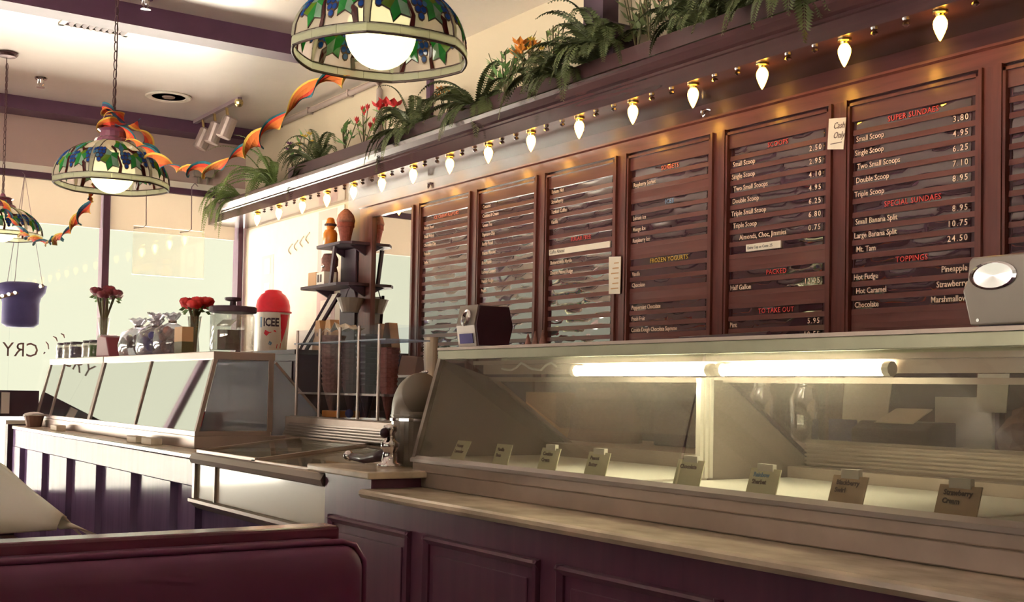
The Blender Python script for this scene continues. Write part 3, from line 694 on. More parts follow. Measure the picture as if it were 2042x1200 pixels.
# small napkin block and dark basket at the far counter end
t = thing('basket', (2.10, 9.62, .862), 'brown basket at the far left end of the marble counter top', 'basket')
MB().lathe([(.055, 0), (.075, .08), (.08, .08), (.08, .088), (.066, .088), (.05, .01), (.001, .01)], 14, (2.11, 9.62, .863)).build('basket', MT['brown'], t)
MB().lathe([(.083, .086), (.07, .10), (.03, .112), (.001, .114)], 14, (2.11, 9.62, .863)).build('cloth_cover', MT['white'], t, smooth=True)
for i, (y, x) in enumerate(((8.9, 2.12), (7.0, 2.11), (6.75, 2.12))):
    tag(box(x-.035, x+.03, y-.09, y+.09, .8625, .90).build('napkin_stack', MT['paper'], bevel=.004), 'white paper stack on the far marble counter, %s' % ('far one near basket', 'left of the near pair', 'right of the near pair')[i], 'paper stack', 'paper stacks on the far counter')

# ---- things on top of the left case
ZL = 1.389
def jar(name, x, y, r, h, lb, cat, group=None, fill='indigo', lid='dark', cap=.18):
    t = thing(name, (x, y, ZL), lb, cat, group)
    MB().lathe([(r*.95, 0), (r, .006), (r, h*.8), (r*.8, h*.92), (r*.8, h*.9), (r*.94, h*.78), (r*.94, .01), (.001, .01)], 16, (x, y, ZL)).build('glass_body', MT['jar'], t, smooth=True)
    MB().lathe([(.001, .011), (r*.9, .011), (r*.9, h*.72), (.001, h*.74)], 14, (x, y, ZL)).build('contents', MT[fill], t, smooth=True)
    MB().lathe([(r*.86, h*.9), (r*.88, h*.91), (r*.88, h*(.91+cap*.6)), (.001, h*(.92+cap*.6))], 16, (x, y, ZL)).build('lid', MT[lid], t)
    return t
jl = ['far left end', 'second from far end', 'third from far end', 'fourth, before the dark roses', 'fifth, beside the red packet']
for i, (y, f) in enumerate(((9.82, 'indigo'), (9.62, 'white'), (9.42, 'indigo'), (9.05, 'white'), (8.88, 'leaf'))):
    jar('sweet_jar', 2.36, y, .055, .125, 'small glass sweet jar on the far case top, '+jl[i], 'jar', 'sweet jars on the far case top', f, 'dark')
def rose(mb, c, r):
    for k in range(9):
        a = k*2.4; rr = r*(.25+.75*k/8)
        mb.sphere((c[0]+rr*.6*cos(a), c[1]+rr*.6*sin(a), c[2]-rr*.25), r*(.45+.04*k), 6, 4, 1, 1, .8)
def rose_vase(x, y, lb, pet, H=.155, spread=.06, hh=.06):
    t = thing('rose_vase', (x, y, ZL), lb, 'vase', 'vases of roses on the far case')
    MB().lathe([(.034, 0), (.036, .01), (.028, H*.5), (.046, H), (.043, H), (.025, H*.5), (.032, .012), (.001, .012)], 14, (x, y, ZL)).build('vase', MT['jar'], t, smooth=True)
    rnd = random.Random(int(y*100)); st = MB(); pt = MB(); lf = MB()
    for k in range(9):
        a = k*2.399; rr = spread*sqrt((k+.5)/9); tip = (x+rr*cos(a), y+rr*1.15*sin(a), ZL+H+hh+.035*rnd.random()-.35*rr)
        st.tube([(x+.01*cos(a), y+.01*sin(a), ZL+.02), (x+.02*cos(a), y+.02*sin(a), ZL+H), tip], .008, 5); rose(pt, tip, .046)
        b = Vector(tip)+Vector((0, 0, -.05)); d = Vector((cos(a), sin(a), -.3))*.05
        MB().quad3(b, b+d*.5+Vector((0, 0, .012)), b+d, b+d*.5-Vector((0, 0, .012)), .002).build('leaf', MT['leaf'], t)
    st.build('stem', MT['stem'], t); pt.build('blossom', MT[pet], t, smooth=True)
rose_vase(2.45, 9.02, 'glass vase of dark purple-red roses on the far case top', 'petaldk', .30, .10, .20)
rose_vase(2.52, 7.25, 'glass vase of red roses beside the large lidded jar', 'petalred', .24, .085, .10)
def bag(x, y, w_, h, fill, lb, seed, name='cellophane_bag'):
    t = thing(name, (x, y, ZL), lb, 'sweet bag', 'cellophane sweet bags on the far case top'); rnd = random.Random(seed)
    prof = [(.35, 0), (.5, .04), (.52, .35), (.45, .6), (.2, .74), (.07, .8), (.16, .9), (.26, 1.0), (.2, 1.0), (.03, .8)]
    m = MB(); m.lathe([(r_*w_, z*h) for r_, z in prof], 14)
    m.v = [(X*(.75+.1*sin(i*1.7)), Y*(1+.12*sin(i*2.3)), Z+.006*sin(i*3.1)*(Z > .02)) for i, (X, Y, Z) in enumerate(m.v)]
    m.xf(Matrix.Translation((x, y, ZL)) @ Matrix.Rotation(rnd.uniform(-.12, .12), 4, 'X')).build('wrapper', MT['cello'], t, smooth=True)
    c = MB()
    for k in range(16): c.sphere((x+rnd.uniform(-.22, .22)*w_, y+rnd.uniform(-.32, .32)*w_, ZL+.03+rnd.uniform(0, .48)*h), .028*rnd.uniform(.8, 1.25), 7, 5)
    tag(c.build('sweets', MT[fill], t, smooth=True), kind='stuff')
    MB().lathe([(.08*w_, .76*h), (.10*w_, .78*h), (.10*w_, .82*h), (.08*w_, .84*h)], 8, (x, y, ZL)).build('ribbon', MT['chrome'], t)
bag(2.42, 8.05, .30, .25, 'conedk', 'cellophane bag of dark sweets, farthest of the four beside the red packet', 1)
bag(2.46, 7.83, .30, .28, 'brown', 'tall cellophane bag of brown sweets, second from the red packet', 2)
bag(2.40, 7.62, .28, .23, 'indigo', 'cellophane bag of bluish sweets, third from the red packet', 3)
bag(2.44, 7.42, .28, .26, 'cone', 'cellophane bag of tan sweets left of the gold tin', 4)
t = thing('wrapped_packet', (2.40, 8.60, ZL), 'dark red wrapped packet on the far case top left of the sweet bags', 'packet')
MB().prism([(8.77, ZL), (8.74, ZL+.14), (8.66, ZL+.155), (8.52, ZL+.14), (8.42, ZL)], 'x', 2.33, 2.47).build('packet', MT['petaldk'], t, bevel=.01)
MB().prism([(8.80, ZL), (8.77, ZL+.15), (8.72, ZL+.165), (8.69, ZL+.155), (8.77, ZL)], 'x', 2.34, 2.46).build('wrapper_edge', MT['cello'], t)
t = thing('gold_tin', (2.42, 7.13, ZL), 'narrow gold and green tin behind the large lidded jar', 'tin')
MB().box(2.38, 2.45, 7.06, 7.2, ZL, ZL+.075).build('tin_lower', MT['stem'], t); MB().box(2.38, 2.45, 7.06, 7.2, ZL+.075, ZL+.165).build('tin_upper', MT['tan'], t)
jx, jy = 2.45, 6.42
t = thing('lidded_jar', (jx, jy, ZL), 'large clear glass jar with dark wooden lid on the near end of far case', 'jar')
MB().lathe([(.115, 0), (.122, .012), (.122, .20), (.112, .222), (.108, .222), (.116, .2), (.116, .014), (.001, .014)], 24, (jx, jy, ZL)).build('glass_body', MT['jar'], t, smooth=True)
MB().prism([(jy-.02, ZL+.016), (jy-.035, ZL+.05), (jy-.035, ZL+.125), (jy+.10, ZL+.13), (jy+.10, ZL+.016)], 'x', jx-.05, jx+.03).build('brown_packet', MT['conedk'], t, bevel=.004)
MB().quad3((jx-.06, jy+.09, ZL+.15), (jx-.03, jy-.04, ZL+.145), (jx, jy-.06, ZL+.18), (jx-.02, jy+.09, ZL+.185), .004).build('paper_insert', MT['white'], t)
MB().lathe([(.128, .222), (.132, .226), (.132, .25), (.126, .256), (.03, .258), (.018, .264), (.016, .285), (.045, .292), (.048, .304), (.04, .308), (.001, .309)], 24, (jx, jy, ZL)).build('wooden_lid', MT['dark'], t, smooth=False)

# ================================================================== CHEST FREEZER BETWEEN THE COUNTERS
FZ = thing('chest_freezer', (2.3, 5.0, 0), 'beige chest freezer with sliding glass lids between the two counters', 'freezer')
fy0, fy1 = 4.235, 5.74
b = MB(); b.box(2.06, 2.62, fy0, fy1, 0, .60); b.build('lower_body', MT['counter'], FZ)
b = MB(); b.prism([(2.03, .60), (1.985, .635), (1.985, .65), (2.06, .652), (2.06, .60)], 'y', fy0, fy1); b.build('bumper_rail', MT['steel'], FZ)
box(2.02, 2.045, fy0+.0, fy1-.02, .652, .815).build('front_panel', MT['freezer'], FZ)
box(2.005, 2.03, fy1-.03, fy1, .64, .85).build('front_stile', MT['steel'], FZ); box(2.008, 2.022, fy1-.30, fy1-.285, .652, .82).build('front_stile', MT['steel'], FZ)
b = MB(); b.prism([(2.045, .815), (1.995, .822), (1.985, .845), (2.0, .868), (2.05, .876), (2.05, .815)], 'y', fy0, fy1); b.build('front_top_rail', MT['steel'], FZ)
b = MB(); b.box(2.045, 2.60, fy0, fy0+.03, .652, .875); b.box(2.045, 2.60, fy1-.03, fy1, .652, .875); b.box(2.58, 2.62, fy0, fy1, .60, .93); b.box(2.04, 2.6, fy0, fy1, .60, .66)
b.build('tank', MT['freezer'], FZ)
for i, (a, c, dz) in enumerate(((4.98, fy1-.01, .008), (fy0+.01, 5.02, 0))):
    z0, z1 = .872+dz, .932+dz
    ld = MB().quad3((2.03, c, z0), (2.03, a, z0), (2.57, a, z1), (2.57, c, z1), .006).build('sliding_lid', MT['freezerglass'], FZ)
    fb = MB()
    for q, r_ in (((2.03, c, z0), (2.03, a, z0)), ((2.57, c, z1), (2.57, a, z1)), ((2.03, c, z0), (2.57, c, z1)), ((2.03, a, z0), (2.57, a, z1))): fb.bar(q, r_, .022, .014)
    fb.build('lid_frame', MT['steelw'], ld)
box(2.08, 2.56, fy0+.05, 4.95, .66, .80).build('ice_cream_tub_row', MT['freezer'], FZ, bevel=.01)
box(2.08, 2.56, 5.05, fy1-.05, .66, .79).build('ice_cream_tub_row', MT['freezer'], FZ, bevel=.01)
tag(MB().lathe([(.07, 0), (.08, .06), (.001, .062)], 16, (2.2, 5.25, .80)).build('scoop_bowl', MT['white']), 'white bowl under the freezer lid', 'bowl')
b = MB(); b.prism([(2.585, .945), (2.575, .95), (2.62, 1.05), (2.632, 1.05), (2.632, .945)], 'y', 4.6, 5.98)
for i in range(7):
    z = .955+.0135*i; x = 2.577+(z-.95)*.45; b.box(x-.006, x+.004, 4.6, 5.95, z, z+.006)
b.build('ribbed_back_panel', MT['steel'], FZ)
box(2.60, 2.95, 4.3, 6.0, .93, 1.045).build('rear_ledge', MT['steelw'], FZ)

# ---- cone dispenser
CD = thing('cone_dispenser', (2.68, 5.3, 1.05), 'clear acrylic cone dispenser box with pale rods behind the freezer', 'cone dispenser')
dx0, dx1, dy0, dy1, dz0, dz1 = 2.64, 2.86, 4.96, 5.96, 1.051, 1.505
for nm, bb in (('front_panel', (dx0, dx0+.006, dy0, dy1, dz0, dz1)), ('back_panel', (dx1-.006, dx1, dy0, dy1, dz0, dz1)), ('side_panel', (dx0+.006, dx1-.006, dy1-.006, dy1, dz0, dz1)), ('side_panel', (dx0+.006, dx1-.006, dy0, dy0+.006, dz0, dz1)), ('base_panel', (dx0, dx1, dy0, dy1, dz0-.006, dz0))):
    box(*bb).build(nm, MT['acrylic'], CD)
box(dx0-.01, dx1+.01, dy0-.02, dy1+.02, dz1-.075, dz1-.068).build('cone_rack', MT['rack'], CD)
box(dx0, dx1, dy0+.006, dy1-.006, 1.166, 1.176).build('lower_rack', MT['alu'], CD)
for y in (5.945, 5.66, 5.43, 5.22, 5.01): MB().tube([(dx0-.006, y, dz0), (dx0-.006, y, dz1)], .0075, 8).build('front_rod', MT['alu'], CD)
ORD = ['topmost', 'second from top', 'third from top', 'fourth from top', 'fifth from top', 'sixth from top', 'seventh from top', 'eighth from top', 'ninth from top', 'tenth from top']
stacks = [(5.72, .070, .060, 1.475, 10, 'cone', 'leftmost stack'), (5.50, .058, .05, 1.44, 9, 'conedk', 'second stack from left'), (5.32, .066, .05, 1.47, 10, 'black', 'third, darkest stack'), (5.10, .055, .05, 1.40, 9, 'conered', 'rightmost, reddest stack')]
for (y, r0, r1, ztop, n, m, nm) in stacks:
    me = None; step = (ztop-1.20)/n
    for k in range(n):
        zc = ztop-k*step
        if me is None:
            h = .17; R = r0*.92
            o = MB().lathe([(.002, -h), (.006, -h), (R*.55, -h*.55), (R, -.012), (R*1.06, -.010), (R*1.06, 0), (R*.96, 0), (R*.5, -h*.5), (.002, -h*.95)], 14).build('ice_cream_cone', MT[m], smooth=False); me = o.data
        else:
            o = bpy.data.objects.new('ice_cream_cone', me); COL.objects.link(o)
        s_ = 1-.022*k
        o.location = (2.735, y, zc); o.scale = (s_, s_, 1)
        tag(o, '%s cone, %s in the %s of the cone dispenser' % ({'cone': 'greyish brown', 'conedk': 'dark brown', 'black': 'near black', 'conered': 'reddish brown'}[m], ORD[k], nm), 'ice cream cone', 'cones nested in the '+nm)
for y0_, nm in ((5.60, 'crumpled white paper on top of the leftmost cone stack'),):
    m = MB(); rnd = random.Random(3); g = [[(2.67+.03*i, y0_-.13+.05*j, 1.49+.03*rnd.random()+.02*(j == 2)) for i in range(5)] for j in range(6)]
    vs = [p for r_ in g for p in r_]; fs = [(j*5+i, j*5+i+1, (j+1)*5+i+1, (j+1)*5+i) for j in range(5) for i in range(4)]
    o = m.add(vs, fs).build('crumpled_paper', MT['paper']); sm = o.modifiers.new('thick', 'SOLIDIFY'); sm.thickness = .003
    tag(o, nm, 'paper')
t = tag(box(2.67, 2.80, 5.52, 5.70, 1.0515, 1.085).build('wafer_box', MT['orange'], bevel=.004), 'small orange-brown box at the foot of the cone dispenser', 'box')
tag(MB().sphere((2.70, 5.44, 1.074), .022, 12, 8).build('blue_ball', MT['indigo'], smooth=True), 'small bluish ball at the foot of the cone dispenser', 'ball')

# ================================================================== WALL SHELVES, POSTER, FROZEN DRINK CUP
def shelf(z, y0, y1, x0, lb):
    t = thing('wall_shelf', (XW, y0, z), lb, 'shelf', 'dark shelves left of the mirror')
    MB().prism([(XW-.001, y0), (x0+.06, y0), (x0, y0+.08), (x0, y1-.05), (x0+.03, y1), (XW-.001, y1)], 'z', z-.02, z).build('shelf_board', MT['dark'], t)
    MB().prism([(XW-.001, z-.02), (XW-.001, z-.10), (x0+.08, z-.02)], 'y', y0+.06, y0+.08).build('bracket', MT['dark'], t)
    MB().prism([(XW-.001, z-.02), (XW-.001, z-.10), (x0+.08, z-.02)], 'y', y1-.14, y1-.12).build('bracket', MT['dark'], t)
shelf(2.235, 7.55, 8.06, 3.68, 'upper dark wall shelf holding the giant cone left of the mirror')
shelf(1.945, 7.55, 8.28, 3.66, 'lower dark wall shelf holding the tan box left of the mirror')
t = thing('shelf_back', (XW, 7.7, 1.3), 'dark brown upright board fixed to the wall beneath and behind the shelves', 'board')
box(XW-.035, XW-.02, 7.74, 7.98, 1.3, 2.21).build('board', MT['dark'], t)
MB().bar((3.70, 7.80, 1.95), (3.70, 7.74, 2.21), .03, .02).build('upright', MT['dark'], t)
# giant cone ornament
t = thing('cone_ornament', (3.78, 7.72, 2.236), 'giant brown ice cream cone ornament with tan scoop on upper shelf', 'ornament')
MB().lathe([(.028, 0), (.034, .004), (.056, .11), (.062, .114), (.062, .145), (.056, .15), (.001, .151)], 18, (3.77, 7.72, 2.236)).build('cone', MT['conered'], t)
MB().lathe([(.064, .147), (.067, .162), (.056, .20), (.036, .224), (.016, .242), (.001, .246)], 18, (3.77, 7.72, 2.236)).build('scoop', MT['cone'], t, smooth=True)
t = thing('figurine', (3.76, 7.97, 2.236), 'small orange glazed figurine standing on the upper shelf', 'figurine')
MB().lathe([(.04, 0), (.05, .01), (.052, .09), (.04, .115), (.024, .12), (.034, .135), (.038, .16), (.028, .185), (.03, .19), (.02, .205), (.001, .208)], 14, (3.76, 7.95, 2.236)).build('body', MT['orange'], t, smooth=True)
MB().lathe([(.036, .142), (.045, .146), (.045, .158), (.036, .162)], 14, (3.76, 7.95, 2.236)).build('dark_collar', MT['dark'], t)
t = thing('figurine', (3.76, 8.0, 1.946), 'brown glazed figurine on the lower shelf behind the tan box', 'figurine')
MB().lathe([(.06, 0), (.062, .1), (.05, .14), (.06, .15), (.062, .2), (.045, .235), (.001, .24)], 14, (3.78, 7.99, 1.946)).build('body', MT['cone'], t, smooth=True)
MB().sphere((3.735, 7.99, 2.09), .022, 8, 6).build('glint_button', MT['chrome'], t, smooth=True)
tag(box(3.70, 3.80, 8.05, 8.19, 1.9455, 2.05).build('tan_box', MT['tan'], bevel=.004), 'tan cardboard box on the lower shelf', 'box')
t = thing('white_box', (3.72, 7.93, 1.9455), 'white box with dark window print beside the tan box', 'box')
box(3.68, 3.78, 7.87, 8.0, 1.9455, 2.04).build('carton', MT['white'], t, bevel=.003)
for y in (7.91, 7.955): box(3.677, 3.6805, y, y+.025, 1.965, 2.02).build('print', MT['ink'], t)
# leaning framed sign, lampshade bowl and two bags below
t = thing('leaning_sign', (3.6, 7.85, 1.47), 'narrow white sign with black frame leaning below the lower shelf', 'sign')
MB().quad3((3.60, 8.05, 1.47), (3.60, 7.97, 1.47), (3.72, 7.69, 1.87), (3.72, 7.80, 1.87), .012).build('sign_board', MT['white'], t)
MB().bar((3.595, 8.06, 1.47), (3.715, 7.81, 1.87), .02, .02).build('frame_edge', MT['black'], t)
MB().bar((3.595, 7.96, 1.47), (3.715, 7.68, 1.87), .02, .02).build('frame_edge', MT['black'], t)
t = tag(MB().lathe([(.06, 0), (.10, .10), (.095, .10), (.055, .005), (.001, .004)], 18, (3.79, 7.66, 1.74)).build('grey_pail', MT['grey']), 'grey metal pail hanging under the lower shelf by the dark post', 'pail')
MB().tube([(3.79, 7.75, 1.835), (3.79, 7.70, 1.90), (3.79, 7.66, 1.925), (3.79, 7.61, 1.90), (3.79, 7.57, 1.835)], .004, 5).build('handle', MT['dark'], t)
for i, y in enumerate((7.83, 7.66)):
    t = thing('paper_bag', (3.66, y, 1.462), 'tan folded paper bag standing under the lower shelf, %s of two' % ('left', 'right')[i], 'paper bag')
    MB().prism([(y+.09, 1.462), (y+.03, 1.68), (y-.03, 1.68), (y-.09, 1.462)], 'x', 3.62, 3.69).build('bag', MT['tan'], t)
    MB().tube([(3.618, y, 1.58), (3.6195, y, 1.58)], .014, 10).build('hole_print', MT['brown'], t)
t = thing('back_cabinet', (3.55, 8.2, 0), 'dark tall cabinet behind the far counter carrying the frozen drink cup', 'cabinet')
box(3.36, XW-.03, 7.6, 9.3, 0, 1.43).build('body', MT['dark'], t); box(3.34, XW-.03, 7.58, 9.32, 1.43, 1.46).build('cabinet_top', MT['dark'], t)
for y in (7.9, 8.5, 9.1): box(3.352, 3.36, y-.25, y+.25, .2, 1.38).build('door', MT['dark'], t, bevel=.004)
# frozen drink cup display
ix, iy, iz = 3.56, 8.50, 1.46
t = thing('frozen_drink_cup', (ix, iy, iz), 'large white and red frozen drink cup with red domed lid', 'drink cup')
# an oversize advertising cup, printed with the brand lettering and a red swirl
RB, RT_, HC_ = .105, .128, .30
MB().lathe([(RB, 0), (RB+.002, .004), (RT_, HC_), (.001, HC_)], 32, (ix, iy, iz)).build('cup', MT['white'], t, smooth=False)
MB().lathe([(RT_+.012, HC_), (RT_+.014, HC_+.01), (RT_, HC_+.014), (RT_*1.0, HC_+.05), (RT_*.92, HC_+.095), (RT_*.72, HC_+.135), (.066, HC_+.152), (.062, HC_+.166), (.04, HC_+.174), (.001, HC_+.174)], 32, (ix, iy, iz)).build('domed_lid', MT['red'], t, smooth=True)
phi0 = atan2(0-iy, 0-ix)
def wrap_patch(name, poly, m, off=.002):
    """poly in (arc metres to the right seen from the front, height); laid on the cup wall"""
    n = len(poly); vs = []
    for o_ in (off, -.001):
        for u, z in poly:
            r_ = RB+(RT_-RB)*z/HC_+o_; a = phi0+u/r_
            vs.append((ix+r_*cos(a), iy+r_*sin(a), iz+z))
    fs = [tuple(range(n)), tuple(range(2*n-1, n-1, -1))]+[(i, i+n, (i+1) % n+n, (i+1) % n) for i in range(n)]
    return MB().add(vs, fs).build(name, m, t)
def strip_patch(name, u0, u1, z0, z1, m, off=.002):
    k = 8; return wrap_patch(name, [(u0+(u1-u0)*i/k, z0) for i in range(k+1)]+[(u1+(u0-u1)*i/k, z1) for i in range(k+1)], m, off)
for i in range(6): wrap_patch('red_side_print', [(.058+.016*i, .285), (.074+.016*i, .285), (.080+.008*i, .09+.02*i), (.072+.008*i, .07+.02*i)], MT['red'], .0016)
strip_patch('label_panel', -.085, .062, .185, .262, MT['white'], .004)
strip_patch('label_edge', -.10, -.085, .185, .262, MT['txtblue'], .0035)
me = text_mesh('ICEE', .085, .003, .72)
for v in me.vertices:
    u = v.co.x-.072; z = .195+v.co.y; r_ = RB+(RT_-RB)*z/HC_+.0052+v.co.z; a = phi0+u/r_; v.co = (r_*cos(a), r_*sin(a), z)
me.materials.clear(); me.materials.append(MT['inkdk']); o = bpy.data.objects.new('lettering', me); COL.objects.link(o); o.parent = t
wrap_patch('red_swirl_print', [(-.065, .14), (-.045, .12), (-.03, .135), (-.02, .145), (.03, .15), (.02, .165), (-.03, .165), (-.055, .165)], MT['red'])
wrap_patch('teal_print', [(-.03, .06), (-.01, .05), (.0, .07), (-.02, .085)], MT['txtblue']); wrap_patch('red_base_print', [(.03, .03), (.065, .03), (.07, .07), (.035, .06)], MT['petalred'])
# poster on the cream end of the wall
t = thing('wall_poster', (XW, 8.8, 1.47), 'large pale wall poster with film strip borders left of the shelves', 'poster')
box(XW-.008, XW-.001, 8.0, 9.86, 1.47, 2.56).build('sheet', MT['paper'], t)
MT['filmpink'] = mat('film_strip_pink', C(214, 180, 168), .7); MT['palegrey'] = mat('pale_grey_print', C(206, 200, 180), .7)  # pale grey is a low-contrast print tone
for y0_, y1_, m in ((8.12, 8.44, 'filmpink'), (9.30, 9.56, 'palegrey')):
    s_ = box(XW-.0095, XW-.007, y0_, y1_, 1.48, 2.55 if m == 'filmpink' else 2.3).build('film_strip', MT[m], t)
    for i in range(5 if m == 'filmpink' else 4):
        z = 1.53+.205*i; box(XW-.011, XW-.009, y0_+.07, y1_-.07, z, z+.13).build('film_frame', MT['paper'], s_)
for i in range(4):
    c = [(XW-.0105, 8.62+.11*i+.05*sin(k*.9), 2.33+.02*k-.02*i) for k in range(5)]
    MB().tube(c, .006, 4).build('pale_script', MT['palegrey'], t)

# ---- back counter below the boards, seen through the case
BC = thing('back_counter', (3.6, 3.5, 0), 'dark back counter under the menu boards behind the display case', 'counter')
box(3.34, XW-.035, -.5, 6.9, 0, .94).build('body', MT['counterr'], BC); box(3.30, XW-.035, -.5, 6.9, .94, .97).build('worktop', MT['steelw'], BC)
def canister(y, lb):
    t = thing('milkshake_canister', (3.55, y, .9705), lb, 'canister', 'chrome canisters on the back counter')
    MB().lathe([(.055, 0), (.06, .01), (.068, .22), (.05, .26), (.045, .30), (.05, .305), (.046, .31), (.001, .312)], 18, (3.55, y, .9705)).build('body', MT['chrome'], t, smooth=True)
    MB().tube([(3.55-.05, y+.0, 1.29), (3.55, y, 1.31), (3.55+.05, y, 1.29)], .005, 6).build('lid_handle', MT['chrome'], t)
canister(3.42, 'left chrome canister on the back counter behind divider'); canister(3.20, 'right chrome canister on the back counter behind divider')
tag(box(3.5, 3.62, 2.93, 3.05, .9705, 1.12).build('dark_box', MT['indigo'], bevel=.005), 'small bluish dark box behind the case right of canisters', 'box')
tag(MB().quad3((3.52, 3.0, 1.10), (3.52, 2.80, 1.10), (3.56, 2.80, 1.30), (3.56, 3.02, 1.30), .004).build('hanging_paper', MT['paper']), 'large hanging paper sheet behind the case right of canisters', 'paper')
t = thing('receipt_printer', (3.52, 2.69, .9705), 'dark receipt printer with pale papers on the back counter', 'printer')
MB().prism([(3.45, .9705), (3.45, 1.09), (3.50, 1.12), (3.62, 1.12), (3.62, .9705)], 'y', 2.58, 2.90).build('casing', MT['black'], t, bevel=.006)
MB().quad3((3.46, 2.80, 1.115), (3.46, 2.64, 1.115), (3.54, 2.62, 1.165), (3.54, 2.77, 1.165), .004).build('receipt_paper', MT['paper'], t)
tag(box(3.66, 3.68, 2.47, 2.70, .9705, 1.21).build('white_board', MT['white'], bevel=.003), 'white upright board behind the receipt printer', 'board')
tag(MB().quad3((3.56, 2.46, 1.16), (3.56, 2.35, 1.16), (3.58, 2.35, 1.29), (3.58, 2.47, 1.29), .004).build('hanging_note', MT['white']), 'small white hanging note behind the case near right edge', 'note')
m = MB(); rnd = random.Random(9); m.sphere((3.55, 2.23, 1.075), .105, 18, 12, .7, 1.3, 1.0)
m.v = [(a+.012*rnd.uniform(-1, 1), b+.015*rnd.uniform(-1, 1), max(.9705, c+.012*rnd.uniform(-1, 1))) for a, b, c in m.v]
tag(m.build('plastic_bag', MT['brown']), 'crumpled brownish plastic bag behind the case at right edge', 'bag')
tag(box(3.5, 3.66, 4.78, 5.04, .9705, 1.20).build('carton', MT['tan'], bevel=.004), 'orange-tan carton behind the left bay of the display case', 'carton')
tag(box(3.52, 3.66, 5.08, 5.2, .9705, 1.14).build('carton', MT['brown'], bevel=.004), 'brown narrow carton left of the orange-tan carton', 'carton')
m = MB(); g = []
for j_, z in enumerate((.9705, 1.02, 1.08, 1.13, 1.17, 1.20)):
    for k in range(16):
        a = 2*pi*k/16; q = (1-.04*j_)*(1+.06*rnd.uniform(-1, 1)); sq = max(abs(cos(a)), abs(sin(a)))**-.6
        g.append((3.56+.10*q*cos(a)*sq, 4.47+.20*q*sin(a)*sq, z+(.03*sin(3*a) if j_ == 5 else 0)))
m.add(g, [(j_*16+k, j_*16+(k+1) % 16, (j_+1)*16+(k+1) % 16, (j_+1)*16+k) for j_ in range(5) for k in range(16)]+[tuple(80+k for k in range(16)), tuple(range(15, -1, -1))])
tag(m.build('flour_sack', MT['brown']), 'pale brown crumpled sack behind the left bay of the display case', 'sack')
tag(box(3.55, 3.70, 3.80, 4.10, .9705, 1.25).build('dark_tin', MT['dark'], bevel=.006), 'dark square tin on the back counter left of the divider', 'tin')
# white wall shelf with stacked cups and a book
t = thing('wall_shelf', (XW, 6.8, 1.29), 'small white shelf below the wall mirror carrying stacked paper cups', 'shelf')
box(3.62, XW-.035, 6.30, 7.02, 1.275, 1.29).build('shelf_board', MT['white'], t); 
for y in (6.40, 6.92): MB().prism([(XW-.036, 1.275), (XW-.036, 1.19), (3.66, 1.275)], 'y', y, y+.012).build('bracket', MT['white'], t)
def cup_stack(y, n, lb, x=3.70):
    me = None
    for k in range(n):
        if me is None:
            o = MB().lathe([(.034, 0), (.043, .095), (.046, .095), (.046, .10), (.042, .10), (.032, .004), (.001, .003)], 14).build('paper_cup', MT['paper']); me = o.data
        else: o = bpy.data.objects.new('paper_cup', me); COL.objects.link(o)
        o.location = (x, y, 1.2905+.0165*k); tag(o, 'white cup, %s in the %s' % (['lowest', 'second', 'third', 'fourth', 'fifth', 'sixth', 'seventh', 'eighth', 'ninth'][k], lb), 'paper cup', 'cups in the '+lb)
cup_stack(6.86, 3, 'short stack at the left of the white wall shelf')
cup_stack(6.29+.07, 9, 'tall stack beside the brown book', 3.70)
t = thing('book', (3.70, 6.55, 1.2905), 'brown book standing on the small white wall shelf', 'book')
MB().prism([(6.72, 1.2905), (6.66, 1.415), (6.645, 1.415), (6.70, 1.2905)], 'x', 3.65, 3.72).build('spine', MT['inkdk'], t)
MB().prism([(6.70, 1.2905), (6.645, 1.415), (6.44, 1.40), (6.48, 1.2905)], 'x', 3.655, 3.715).build('cover', MT['brown'], t)

# ================================================================== CEILING FIXTURES
def ring(prof, n, c): return MB().lathe(prof, n, c)
t = thing('recessed_downlight', (2.89, 9.03, ZC), 'round recessed downlight in the ceiling near the far beam', 'ceiling light')  # recessed downlight, modelled flat and unlit
t['label'] = 'round recessed ceiling can with dark opening before the far beam'
MB().lathe([(.125, -.003), (.13, -.010), (.165, -.012), (.175, -.006), (.172, -.001)], 28, (2.89, 9.03, ZC), cap=False).build('trim_ring', MT['white'], t)
MB().lathe([(.001, -.004), (.125, -.004)], 24, (2.89, 9.03, ZC)).build('opening_shade', MT['beam'], t)  # flat dark disc painting the shade inside the can
MB().lathe([(.001, -.012), (.045, -.012), (.05, -.005)], 18, (2.89, 9.03, ZC), cap=False).build('inner_cone', MT['pipe'], t)
for (x, y, lb) in ((1.966, 9.07, 'small sprinkler head on the ceiling before the far beam'), (2.03, 6.80, 'chrome sprinkler head beside the near ceiling beam')):
    t = thing('sprinkler', (x, y, ZC), lb, 'sprinkler', 'ceiling sprinklers')
    ring([(.045, 0), (.04, -.012), (.015, -.014), (.012, -.04), (.001, -.041)], 14, (x, y, ZC)).build('cup', MT['chrome'], t)
    b = MB(); b.tube([(x+.018, y, ZC-.012), (x+.02, y, ZC-.045), (x, y, ZC-.065)], .004, 5); b.tube([(x-.018, y, ZC-.012), (x-.02, y, ZC-.045), (x, y, ZC-.065)], .004, 5)
    b.lathe([(.03, -.068), (.03, -.072), (.001, -.073)], 12, (x, y, ZC)); b.build('deflector', MT['chrome'], t)
